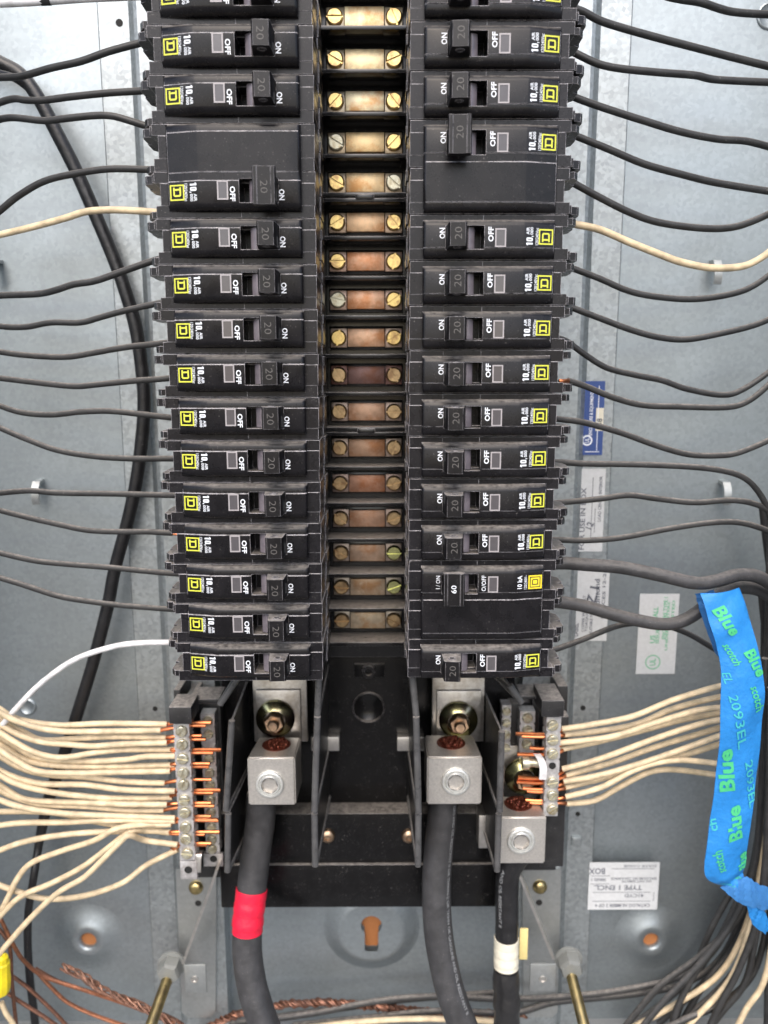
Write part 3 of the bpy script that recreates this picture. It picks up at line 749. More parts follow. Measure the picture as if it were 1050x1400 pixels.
ptsL2 = [(285,985),(286,1003),(286.5,1036),(287,1056),(287.5,1072),(288,1093),(288.5,1110),(289,1130),(289.5,1147),(290,1160)]
tL2, xm2, zt2, zb2, org2 = bar_at('left neutral bar, the rear one, half hidden behind copper wire ends', ptsL2, 3.9, 62, 8, 2.7, [40,20,-30,60,10,-60,30,0,45,20])
MB().box(xm2-6, xm2+5.5, 62.2, 64.5, zb2-8, zb2+.2, .5).build('mounting_tab', 'neutral', tL2, org2)
MB().lathe((xm2, 62.1, zb2-3), (0,1,0), [(2.1,0),(2.1,.8)], 16).build('tab_hole', 'hole', tL2, org2)
# white jumper strip between them
pj = [at(273,1164,50), at(271,1168,47), at(270,1178,46), at(270,1193,45.5)]
mb = MB()
mb.loft([[(p.x-1.9, p.y, p.z), (p.x+1.9, p.y, p.z), (p.x+1.9, p.y+1.3, p.z), (p.x-1.9, p.y+1.3, p.z)] for p in smooth_path(pj, 4)])
tag(mb.build('jumper_strap', 'zinc', None, pj[0]), 'pale bent metal strap joining the feet of the two left neutral bars', 'strap')

# cream wires of the left bar (zoomed coordinates x3.5 from (0,900))
def z35(l, ox=0, oy=900): return [(ox+x/3.5, oy+y/3.5) for x, y in l]
CL = [
 ([(800,315),(500,312),(300,320),(150,305),(50,275),(-60,200)], (1010,308)),
 ([(770,345),(450,350),(250,345),(80,300),(-60,225)], (985,322)),
 ([(795,380),(550,375),(350,385),(200,390),(100,345),(-60,255)], (965,370)),
 ([(800,404),(600,410),(450,420),(330,412),(200,400),(80,360),(-60,280)], (985,388)),
 ([(838,437),(600,437),(450,452),(300,475),(180,455),(60,395),(-60,310)], (1058,438)),
 ([(838,468),(700,470),(600,485),(400,492),(200,480),(80,425),(-60,330)], (1020,452)),
 ([(838,510),(500,518),(300,515),(150,495),(60,450),(-60,370)], (1005,503)),
 ([(815,540),(550,545),(350,550),(180,540),(60,480),(-60,395)], (1000,518)),
 ([(790,597),(600,590),(400,568),(250,560),(100,525),(-60,430)], (1012,580)),
 ([(838,635),(600,630),(400,605),(200,600),(50,562),(-60,500)], (1055,632)),
 ([(825,665),(600,670),(400,660),(200,632),(60,592),(-60,520)], (1020,645)),
 ([(800,700),(600,698),(400,690),(150,680),(50,640),(-60,560)], (1010,692)),
 ([(785,728),(600,727),(400,708),(200,700),(60,662),(-60,600)], (1025,706)),
 ([(838,765),(500,752),(300,742),(100,712),(-60,655)], (1040,772)),
 ([(820,795),(620,805),(450,780),(300,745),(150,733),(-60,735)], (1010,758)),
 ([(838,778),(500,776),(300,785),(100,788),(-60,808)], (1000,762)),
 ([(816,832),(700,826),(500,830),(300,845),(100,882),(-60,945)], (1050,832)),
 ([(820,795),(700,795),(560,815),(450,872),(300,920),(150,980),(80,1060),(20,1180),(-70,1320)], (1045,776)),
 ([(816,834),(700,824),(620,830),(520,905),(400,995),(250,1075),(100,1140),(0,1235),(-80,1330)], (980,842)),
 ([(850,892),(700,872),(620,848),(580,875),(500,955),(400,1050),(280,1120),(150,1240),(0,1410),(-60,1490)], (1010,886)),
 ([(850,915),(700,990),(585,1075),(410,1135),(235,1152),(95,1120),(-70,1060)], (990,892)),
]
for i, (l, tp) in enumerate(CL):
    pts = z35(l); m = len(pts); yy = 49.5+(-2.2 if i % 2 else 1.2)
    P3 = [(x, y, yy+([0,0,-3,-5,-6,-6,-6,-6,-6,-6][min(j,9)] if i % 3 == 1 else [0,0,1,3,4,4,4,4,4,4][min(j,9)] if i % 3 == 2 else 0)-(6 if i > 16 and j > 1 else 0)) for j, (x, y) in enumerate(pts)]
    tx, ty = tp[0]/3.5, 900+tp[1]/3.5
    tx += 0
    tipx = [(pts[0][0]-1, pts[0][1], yy), (236, ty*.5+pts[0][1]*.5, 49.5), (264, ty, 49.5), (tx, ty, 49.3)]
    where = 'topmost' if i == 0 else 'lowest' if i == 20 else ORD[i]+' from the top' if i < 17 else ORD[i] + ' from the top' if i < 17 else {17:'crossing over and curling down at the frame edge', 18:'dipping below the crossing one', 19:'dropping most steeply to the lower left corner'}[i]
    wire('wire', P3, 1.6, 'wire_cream', 'cream wire on left bar, %s' % where, group='cream wires on the left bar', tip=tipx)
# cream wires of the right bar
CR = [[(65,338),(200,318),(400,278),(600,198),(830,130),(930,120)],[(72,366),(250,347),(430,312),(600,240),(830,182),(930,170)],[(50,405),(300,375),(500,312),(700,252),(830,235),(930,230)],
      [(55,436),(250,396),(450,345),(650,292),(830,262),(930,250)],[(66,530),(250,480),(500,388),(700,322),(830,292),(930,280)],[(82,560),(300,500),(500,428),(700,368),(830,330),(930,310)],
      [(72,590),(250,558),(450,500),(650,432),(830,368),(930,350)],[(78,618),(300,565),(500,505),(650,465),(830,408),(930,390)],[(82,663),(250,618),(400,540),(520,500),(650,488),(830,507),(930,520)],
      [(84,695),(220,680),(350,610),(480,546),(600,533),(830,562),(930,575)]]
RT = [(718,360),(748,373),(785,427),(725,458),(728,570),(722,592),(752,622),(772,635),(765,678),(772,690)]
for i, l in enumerate(CR):
    pts = z35(l, 750); yy = 52+(2 if i % 2 else -1)
    P3 = [(x, y, yy+(0 if j < 1 else (3 if i % 2 else -2))) for j, (x, y) in enumerate(pts)]
    tx, ty = 500+RT[i][0]/3.5, 900+RT[i][1]/3.5
    tip = [(pts[0][0]+1, pts[0][1], yy), (767, ty*.4+pts[0][1]*.6, 52), (744, ty+1, 52), (tx, ty, 53)]
    wire('wire', P3, 1.6, 'wire_cream', 'cream wire from right bar to blue tape, %s' % ('topmost' if i == 0 else 'lowest' if i == 9 else ORD[i]+' from the top'), group='cream wires on the right bar', tip=tip)
ptsR = [(754,991),(754.5,1011),(754.5,1030),(755,1047),(755,1057),(755.5,1069),(755.8,1087),(756,1106)]
tR, xmR, ztR, zbR, orgR = bar_at('right neutral bar, the outer one, with cream wires leaving to the right', [ptsR[i] for i in (0,1,2,3,5,6,7)], 3.9, 47, 9, 3.0, [30,10,35,None,10,45,40])
MB().lathe((xmR, 46.9, at(755,1047,47).z), (0,1,0), [(2.0,0),(2.0,.8)], 16).build('bar_hole', 'hole', tR, orgR)
tR2, xmR2, _, _, orgR2 = bar_at('right neutral bar, the inner short one beside the barrier', [(721,981),(721,998),(720,1017),(720,1040),(719,1062)], 4.2, 64, 8, 2.9, [-20,15,35,60,0])
tR3, *_ = bar_at('narrow right neutral bar against the barrier, the innermost', [(692,972),(692,988),(692,1004),(692,1022)], 2.6, 66, 8, 2.4, [-30,20,40,0])
pj = [at(735,1032,50), at(740,1040,46), at(743,1052,44), at(742,1066,44)]
mb = MB(); mb.loft([[(p.x-1.9, p.y, p.z), (p.x+1.9, p.y, p.z), (p.x+1.9, p.y+1.3, p.z), (p.x-1.9, p.y+1.3, p.z)] for p in smooth_path(pj, 4)])
tag(mb.build('jumper_strap', 'wire_white', None, pj[0]), 'short white strap bent beside the right neutral bar', 'strap')
mb = MB(); ca = at(714,1043,50); cb = at(748,1043,50)
mb.lathe(ca, (cb-ca), [(3.4,0),(3.4,3.5),(2.2,3.6),(2.2,7),(2.6,7.1),(2.6,9)], 16)
tag(mb.build('bonding_screw', 'nickel', None, ca), 'silver bonding screw lying sideways between the right neutral bars', 'screw')

# ---------------------------------------------------------------- brackets holding the bars
def bracket(label, quad_front, Yf, Yb, extra=None):
    pass
def bx_px(mb, x0, y0, x1, y1, Yf, Yb, bev=.5):
    a = at(x0, y0, Yf); b = at(x1, y1, Yf); mb.box(a.x, b.x, Yf, Yb, b.z, a.z, bev)
o0 = at(262, 975, 80)
brL = empty('bar_bracket', o0, 'black plastic bracket with a dusty top holding the left neutral bars', 'bracket')
mb = MB()
bx_px(mb, 230, 967, 262, 990, 40, 58); bx_px(mb, 262, 956, 300, 962, 56, 74); bx_px(mb, 263, 957, 268, 1195, 58, 84)
bx_px(mb, 237, 943, 247, 965, 62, 90); bx_px(mb, 247, 990, 262, 1198, 56, 84)
bx_px(mb, 262, 1165, 305, 1200, 70, 84)
mb.build('frame', 'bracket', brL, o0)
mb = MB(); bx_px(mb, 268, 962, 310, 1190, 72, 84); mb.build('back_plate', 'bracket', brL, o0)
o0 = at(750, 975, 80)
brR = empty('bar_bracket', o0, 'black plastic bracket with a dusty top holding the right neutral bars', 'bracket')
mb = MB()
bx_px(mb, 741, 958, 771, 980, 42, 66); bx_px(mb, 712, 952, 741, 956, 58, 76); bx_px(mb, 763, 938, 775, 985, 66, 90)
bx_px(mb, 745, 980, 770, 1185, 58, 88); bx_px(mb, 697, 962, 712, 1020, 72, 84); bx_px(mb, 728, 957, 746, 1060, 74, 84)
mb.build('frame', 'bracket', brR, o0)
mb = MB(); bx_px(mb, 680, 960, 760, 1190, 80, 90); mb.build('back_plate', 'bracket', brR, o0)

# ---------------------------------------------------------------- base plate and barriers
bo = at(505, 1240, 84)
base = empty('insulating_base', bo, 'black moulded insulating base below the bus, with ledges and a round emboss', 'insulator base')
def bz(mb, x0, y0, x1, y1, Y, Yb, bev=.5, ):
    a = at(x0, y0, Y); b = at(x1, y1, Y); mb.box(a.x, b.x, Y, Yb, b.z, a.z, bev)
mb = MB(); bz(mb, 300, 860, 700, 1105, 80, 92); mb.build('upper_plate', 'base_black', base, bo)
mb = MB(); bz(mb, 300, 1113, 695, 1182, 68, 90, .8); mb.build('ledge', 'base_black', base, bo)
mb = MB(); bz(mb, 300, 1183, 692, 1240, 66, 90, .8); mb.build('lower_ledge', 'base_black', base, bo)
c = at(504, 915, 80); MB().lathe(c, (0,-1,0), [(4.2,0),(4.2,4),(3.6,4.6),(2.2,4.6),(2.0,1)], 24).build('boss', 'base_black', base, bo)
mb = MB(); bz(mb, 484, 908, 526, 926, 77.6, 80.5, .4); mb.build('boss_pad', 'base_black', base, bo)
c = at(504, 967, 80); MB().lathe(c, (0,-1,0), [(9.6,-.1),(9.4,1.1),(8.7,1.3),(8.2,.5),(8.0,.2)], 40).build('round_emboss', 'base_black', base, bo, smooth=60)
c = at(505, 1080, 80); 0 and MB().lathe(c, (0,-1,0), [(6.4,-.1),(6.3,.7),(5.8,.8),(5.4,.2)], 32).build('round_emboss', 'base_black', base, bo, smooth=60)
mb = MB(); bz(mb, 425, 1008, 464, 1027, 74, 80.2, .5); mb.build('spacer', 'zinc', base, bo)
mb = MB(); bz(mb, 543, 1008, 580, 1027, 74, 80.2, .5); mb.build('spacer', 'zinc', base, bo)
for px in (448, 559):
    c = at(px, 1142, 68); MB().lathe(c, (0,-1,0), [(4.3,0),(4.2,1.2),(3.4,2.3),(1.8,2.9),(1.5,2.2),(.3,2.1)], 24).build('base_screw', 'bolt', base, bo, smooth=60)
mb = MB(); bz(mb, 655, 1115, 668, 1160, 58, 70, .5); mb.build('spacer', 'zinc', base, bo)

def barrier(label, tiers, rear, group='phase barriers below the breakers'):
    """tiers: ((px,py) top front, (px,py) bottom front, Yf) ; rear: x in mm at Y=80"""
    org = (rear, 80, at(500, 1190, 40).z)
    t = empty('phase_barrier', org, label, 'barrier', group)
    for (tx, ty), (bx_, by), Yf, Yr in tiers:
        a = at(tx, ty, Yf); b = at(bx_, by, Yf)
        xa, xb = a.x, b.x; th = .55
        # sheet from the front bead back to the base
        zb_r = b.z
        vs = []
        for (x, z) in ((xa, a.z), (xb, b.z)):
            for s in (-1, 1): vs.append((x+s*th, Yf, z))
            for s in (-1, 1): vs.append((rear+s*th, Yr, z))
        MB().add(vs, [(0,1,5,4),(2,6,7,3),(0,4,6,2),(1,3,7,5),(0,2,3,1),(4,5,7,6)]).build('sheet', 'barrier', t, org)
        MB().tube([Vector((xa, Yf, a.z)), Vector((xb, Yf, b.z-.6))], 1.7, 14).build('front_bead', 'bead', t, org)
        MB().tube([Vector((xb, Yf+.2, b.z-.3)), Vector((rear, Yr, b.z-.3))], 1.5, 12).build('lower_edge', 'bead', t, org)
    return t
barrier('black barrier sheet left of the left lug, beside the neutral bars', [((326,925),(301,961),22,80)[:2]+(22,84), ((317,985),(309,1106),28,82), ((312,1112),(311,1190),30,82)], -70.0)
barrier('black barrier sheet between the left lug and the bare middle base', [((436,925),(434,977),14,80), ((434,980),(430,1107),12,80), ((430,1112),(431,1182),14,80)], -24.0)
barrier('black barrier sheet left of the middle lug', [((564,925),(569,977),14,80), ((569,980),(572,1109),12,80), ((572,1112),(571.5,1182),14,80)], 23.5)
barrier('black barrier sheet right of the middle lug, beside the right neutral bars', [((697,937),(713,959),26,82), ((686,1000),(683,1107),22,80), ((682,1112),(679.5,1189),24,80)], 65.5)

# ---------------------------------------------------------------- lugs
def lug(label, fx0, fy0, fx1, fy1, Yf, depth, tilt, wash, plate, cat='cable lug', screw=None):
    a = at(fx0, fy0, Yf); b = at(fx1, fy1, Yf); cx = (a.x+b.x)/2; w = (b.x-a.x)/2; zt, zb = a.z, b.z
    org = (cx, Yf+depth, zb); t = empty('cable_lug', org, label, cat, 'cable lugs below the breakers')
    bm = bmesh.new(); bmesh.ops.create_cube(bm, size=1)
    for v in bm.verts: v.co = Vector((cx+v.co.x*2*w, Yf+depth/2+v.co.y*depth, (zt+zb)/2+v.co.z*(zt-zb)))
    for v in bm.verts:
        if v.co.y > Yf+depth/2: v.co.x = cx+tilt+(v.co.x-cx)*.93
    bmesh.ops.bevel(bm, geom=bm.edges[:], offset=.8, segments=3, affect='EDGES')
    MB().bm(bm).build('lug_body', 'alu', t, org)
    hc = Vector((cx+tilt*.55, Yf+depth*.62, zt))
    MB().lathe(hc, (0,0,1), [(7.8,-.1),(7.8,.25),(7.2,.3),(7.2,.02)], 28).build('wire_hole', 'copper_red', t, org)
    mb = MB(); rnd = random.Random(3)
    for k in range(46):
        th = rnd.random()*6.28; q = math.sqrt(rnd.random())*6.2; hh = rnd.uniform(.3, 1.6)
        mb.lathe(hc+Vector((math.cos(th)*q, math.sin(th)*q*.95, .05)), (rnd.uniform(-.3,.3), rnd.uniform(-.3,.3), 1), [(.95,0),(.95,hh),(.4,hh+.5)], 7)
    mb.build('cable_strands', 'copper_red', t, org)
    sc = at(*screw, Yf)
    MB().lathe(sc, (0,-1,0), [(7.6,-.1),(7.6,.9),(7.0,1.5),(6.2,1.5),(5.7,.3)], 36, False).build('screw_collar', 'setscrew', t, org, smooth=50)
    MB().lathe(sc, (0,-1,0), [(5.9,.1),(5.7,1.2),(5.0,1.9),(4.4,1.8)], 36, False).build('set_screw', 'setscrew', t, org, smooth=50)
    MB().lathe(sc, (0,-1,0), [(4.5,1.8),(4.2,.2),(0.01,.1)], 6, False).build('hex_socket', 'alu', t, org, smooth=20)
    if plate:
        (x0, y0, x1, y1, Y) = plate[0]
        for q, (x0, y0, x1, y1, Y) in enumerate(plate):
            pa = at(x0, y0, Y); pb = at(x1, y1, Y)
            MB().box(pa.x, pb.x, Y, Y+3, pb.z, pa.z, .4).build('mounting_plate', 'tin', t, org)
    if wash:
        c = at(*wash)
        MB().lathe(c, (0,-1,0), [(10.8,-2),(10.8,-.8),(10.4,0),(6.0,2.2),(5.9,1.4)], 36, False).build('cone_washer', 'olive', t, org, smooth=50)
        MB().lathe(c+Vector((0,-1.5,0)), (0,-1,0), [(5.6,0),(5.6,3.6),(5.0,4.4),(3.0,4.4)], 6).build('hex_nut', 'bolt', t, org, smooth=20)
        MB().lathe(c+Vector((0,-5.5,0)), (0,-1,0), [(3.1,0),(3.1,3.0),(2.4,3.8)], 20).build('bolt_end', 'bolt', t, org)
    return t
lug('left aluminium lug holding the cable with red tape', 337.5, 1036, 404.5, 1101, 36, 24, 1.8, (376,984,60), [(345,925,421,1014,66), (349,944,412,1014,63)], screw=(369,1072))
lug('middle aluminium lug holding the printed black cable', 584, 1035, 658, 1100, 34, 26, -1.0, (627,986,60), [(591,925,661,1014,66), (597,945,657,1014,63)], screw=(623,1068))
lug('right aluminium lug, set lower than the others, holding the cable with white tape', 682.5, 1117.5, 745, 1181, 40, 22, -.5, (716,1063,62), [(684,1020,742,1090,70)], screw=(712,1149))

# service cables
def cable(pts, r, mat, label, n=8):
    P = [at(*p) for p in pts]; path = smooth_path(P, n); o = MB().tube(path, r, 24).build('service_cable', mat, None, P[0]); tag(o, label, 'cable', 'service cables below the lugs'); return o, P, path
cL, PL, pathL = cable([(358,1085,50),(356,1120,50),(352,1150,49),(347,1190,47),(343,1225,44),(339,1260,41),(338,1300,38),(343,1340,34),(352,1375,30),(368,1420,26)], 8.2, 'cable_grey', 'thick dusty black cable with red tape hanging from the left lug')
def band(path, y0, y1, r, mat, name, parent, P0, wav=.25, seg=24, seed=1):
    """a wrap round the cable between two picture rows"""
    sel = [p for p in path if y0 >= p.z >= y1]
    MBX = MB(); MBX.tube(smooth_path(sel[::3], 8), lambda t: r+wav*((t*3.3+.2*seed)%1.0)*.8+wav*.3*math.sin(t*17+seed), seg); return MBX.build(name, mat, parent, P0)
band(smooth_path(PL, 24), at(343,1214,45).z, at(339,1272,41).z, 8.45, 'red_tape', 'red_tape_band', cL, PL[0], .45)
o = MB(); 
cM, PM, pathM = cable([(606,1085,48),(604,1120,48),(600,1160,47),(597,1200,44),(597,1240,41),(600,1280,38),(607,1320,35),(617,1360,31),(634,1405,28),(650,1440,26)], 8.0, 'cable_grey', 'thick black cable with white printing down its side hanging from the middle lug')
# printing along the middle cable
def print_along(path, s, length, h, start, angle, r, mat, parent, P0):
    mb = MB(); pts = [Vector(p) for p in path]; cum = [0]
    for i in range(1, len(pts)): cum.append(cum[-1]+(pts[i]-pts[i-1]).length)
    def pos(d):
        d = max(0, min(cum[-1]-.01, d)); i = max(0, min(len(pts)-2, next(k for k in range(len(cum)) if cum[k] >= d)-1)); t = (d-cum[i])/max(1e-6, cum[i+1]-cum[i])
        p = pts[i].lerp(pts[i+1], t); tg = (pts[min(i+2, len(pts)-1)]-pts[max(i-1, 0)]).normalized(); return p, tg
    def fn(rd, t):
        p, tg = pos(start+rd+length/2); fr = Vector((0,-1,0)); fr = (fr-tg*fr.dot(tg)).normalized(); sd_ = fr.cross(tg)
        th = angle+t/r; return p+(fr*math.cos(th)+sd_*math.sin(th))*(r+.12)
    text(mb, s, length, h, fn, .01); mb.build('lettering', mat, parent, P0)
pM = smooth_path(PM, 10)
print_along(pM, 'GAS AND OIL RESISTANT II OR THWN-2 OR THHN OR GASOLINE AND OIL RESISTANT II', 118, 2.0, 4, .82, 8.0, 'print_dim', cM, PM[0])
cR, PR, pathR = cable([(712,1165,52),(696,1190,54),(693,1220,54),(693,1260,53),(692,1300,52),(692,1340,50),(693,1380,48),(693,1430,46)], 6.6, 'cable_black', 'black cable with white tape hanging from the right lug')
print_along(smooth_path(PR, 10), 'AND OIL RESISTANT II', 34, 1.9, 12, -.75, 6.6, 'print_dim', cR, PR[0])
band(smooth_path(PR, 24), at(692,1281,52).z, at(692,1322,51).z, 7.0, 'white_tape', 'white_tape_band', cR, PR[0])
band(smooth_path(PR, 24), at(692,1324,51).z, at(693,1425,46).z, 7.3, 'black_tape', 'black_tape_wrap', cR, PR[0], .7, 24, 5)
a_ = at(711,1270,55); b_ = at(721,1312,55); MB().box(a_.x, b_.x, 55, 56, b_.z, a_.z, .2).build('tape_flag', 'cream_tape', cR, PR[0])

# ---------------------------------------------------------------- rail feet, straps and studs
def foot(label, xa, xb, ya, yb, scr, hole, strap, tab, tabhole, nut, rod):
    Y = PAN-8
    a = at(xa[0], ya, Y); b = at(xb[0], ya, Y); c_ = at(xb[1], yb, Y); d = at(xa[1], yb, Y)
    org = ((c_.x+d.x)/2, Y+2, c_.z)
    t = empty('rail_foot', org, label, 'bracket')
    ch = 3.5
    poly = [(a.x, a.z), (b.x, b.z), (c_.x, c_.z+ch), (c_.x-ch, c_.z), (d.x+ch, c_.z), (d.x, c_.z+ch)]
    MB().prism(poly, 'y', Y, Y+2).build('foot_plate', 'galv_leg', t, org)
    s = at(*scr, Y); MB().lathe(s, (0,-1,0), [(4.4,0),(4.4,.8),(3.6,2.2),(1.8,2.9),(.2,3)], 24).build('foot_screw', 'rod', t, org, smooth=60)
    h = at(*hole, Y-.1); MB().lathe(h, (0,1,0), [(2.0,0),(2.0,.3)], 18).build('foot_hole', 'hole', t, org)
    P = [at(*p) for p in strap]
    rings = []
    for p in P: rings.append([(p.x-.8, p.y, p.z), (p.x+.8, p.y, p.z), (p.x+.8, p.y+14, p.z), (p.x-.8, p.y+14, p.z)])
    MB().loft(rings).build('strap', 'zinc', t, org)
    ta = at(tab[0], tab[1], tab[4]); tb = at(tab[2], tab[3], tab[4])
    MB().box(ta.x, tb.x, tab[4], tab[4]+1.4, tb.z, ta.z, .6).build('strap_tab', 'galv_leg', t, org)
    h = at(tabhole[0], tabhole[1], tab[4]-.1); MB().lathe(h, (0,-1,0), [(2.3,0),(2.2,.5),(1.4,.6),(1.3,.1)], 18).build('rivet', 'zinc', t, org)
    n1 = at(*nut)
    ns = empty('threaded_stud', n1, label.split(' rail')[0].replace('galvanised', '')+' brass stud with a grey hex nut, pointing at the viewer', 'stud', 'brass studs at the bottom')
    r1, r2 = at(*rod[0]), at(*rod[1]); ax = (r2-r1).normalized()
    MB().lathe(n1, ax, [(7.2,-9),(7.2,-2),(6.2,0),(3.4,.3)], 6).build('hex_nut', 'nut', ns, n1, smooth=20)
    MB().lathe(n1-ax*9, ax, [(8.5,-1.4),(8.5,0),(7.5,.2)], 28).build('washer', 'nut', ns, n1)
    mb = MB(); L_ = (r2-r1).length; prof = []; k = int(L_/.9)
    for i in range(k+1):
        prof += [(3.25, i*L_/k), (3.05, (i+.5)*L_/k)]
    mb.lathe(r1, ax, prof, 20); mb.build('rod', 'rod', ns, n1)
foot('left galvanised rail foot with brass screw and bent strap', (240,249), (296,295), 1188, 1391, (268,1213), (271,1235), [(296,1190,52),(291,1206,52),(250,1318,60)], (251,1319,283,1358,60), (266,1339), (229,1335,66), ((229,1338,68),(203,1412,30)))
foot('right galvanised rail foot with brass screw and bent strap', (714,715), (767,762), 1188, 1391, (738,1212), (737,1234), [(706,1185,52),(714,1206,52),(757,1312,60)], (725,1318,759,1356,60), (742,1339), (782,1329,66), ((781,1333,68),(801,1412,30)))

# ---------------------------------------------------------------- blue tape
TL = [(957,811,26),(971,858,22),(985,905,20),(984,960,20),(980,1050,22),(970,1130,24),(962,1192,26),(984,1210,28),(1004,1217,30)]
TR = [(1010,803,30),(1029,858,24),(1041,912,22),(1043,968,22),(1035,1060,24),(1024,1130,26),(1018,1185,28),(1016,1200,29),(1014,1214,30)]
SL = smooth_path([at(*p) for p in TL], 6); SR = smooth_path([at(*p) for p in TR], 6)
NU = 12
def tape_pt(u, v, lift=0):
    """u across 0..1, v along 0..1"""
    k = v*(len(SL)-1); i = int(max(0, min(len(SL)-2, k))); f = k-i
    a = SL[i].lerp(SL[i+1], f); b = SR[i].lerp(SR[i+1], f); p = a.lerp(b, u)
    p = p+Vector((0, -2.4*math.sin(math.pi*u)-.9*math.sin(v*19+u*2)-.35*math.sin(v*47+u*5)-.5*abs(math.sin(v*31+u*3.3))-.3*abs(math.sin(v*13-u*6))-lift, 0)); return p
to = at(1000, 1210, 30)
tape = empty('masking_tape', to, 'bright blue masking tape with green printing, hanging over the right wires', 'tape')
mb = MB(); NV = 90
grid = [[tape_pt(i/NU, j/NV) for i in range(NU+1)] for j in range(NV+1)]
back_ = [[p+Vector((0,.35,0)) for p in row_] for row_ in grid]
mb.loft([row_+row2[::-1] for row_, row2 in zip(grid, back_)]).build('strip', 'blue_tape', tape, to, smooth=60)
# twisted tail and folded-over head
def ribbon(name, A, B, mat, th=.4):
    a = smooth_path([at(*p) for p in A], 8); b = smooth_path([at(*p) for p in B], 8)
    rings = []
    for k, (p, q) in enumerate(zip(a, b)):
        row_ = [p.lerp(q, i/5)+Vector((0,-.7*math.sin(math.pi*i/5)-.9*((k*7+i*5)%4)/3-.7*((k+2*i)%3)/2,.25*math.sin(k*1.7+i*2))) for i in range(6)]
        rings.append(row_+[r_+Vector((0,th,0)) for r_ in row_[::-1]])
    return MB().loft(rings).build(name, mat, tape, to, smooth=24)
ribbon('twisted_tail', [(1000,1206,29),(1020,1198,26),(1035,1207,27),(1060,1216,34)], [(984,1212,29),(1008,1232,27),(1030,1240,28),(1062,1245,34)], 'blue_back')
ribbon('loose_end', [(1036,1228,31),(1046,1248,32),(1051,1262,34)], [(1020,1236,31),(1028,1262,32),(1046,1276,34)], 'blue_tape')
ribbon('folded_head', [(950,812,36),(958,840,36),(976,890,38)], [(975,806,36),(985,835,36),(986,905,36)], 'blue_back')
def tape_text(s, u, v, w, h, ang, mat, bold):
    Ltot = 138.0; W = 17.5
    mb = MB(); ca, sa = math.cos(R(ang)), math.sin(R(ang))
    def fn(r, t):
        x = r*ca-t*sa; z = r*sa+t*ca
        uu = u+x/W; return tape_pt(min(1.0, max(0, uu)), min(1, max(0, v-z/Ltot)), .5)
    text(mb, s, w, h, fn, bold); mb.build('lettering', mat, tape, to)
for s, u, v, w, h, a, m_, b_ in (
    ('Blue', .40, .10, 13, 6.5, -68, 'green_print', .045), ('scotch', .30, .215, 10, 4.2, -72, 'green_print', .02), ('Blue', .84, .235, 12, 6.4, -68, 'green_print', .045),
    ('2093EL', .38, .40, 16, 3.8, -70, 'teal_print', .01), ('scotch', .80, .345, 10, 4.2, -72, 'green_print', .02), ('EL', .12, .30, 5, 3.6, -72, 'teal_print', .01),
    ('Blue', .20, .50, 12, 6.5, 104, 'green_print', .045), ('2093EL', .84, .52, 15, 3.6, -70, 'teal_print', .01), ('Blue', .55, .61, 12, 6.5, 104, 'green_print', .045),
    ('scotch', .30, .71, 10, 4.2, 108, 'green_print', .02), ('Blue', .90, .72, 9, 5, 104, 'green_print', .045), ('2093', .30, .87, 11, 3.8, -60, 'teal_print', .01), ('scotch', .78, .84, 10, 4.2, 108, 'green_print', .02), ('ch', .06, .62, 4, 3.6, 108, 'teal_print', .02)):
    tape_text(s, u, v, w*.95, h*.95, a, m_, b_*.8)

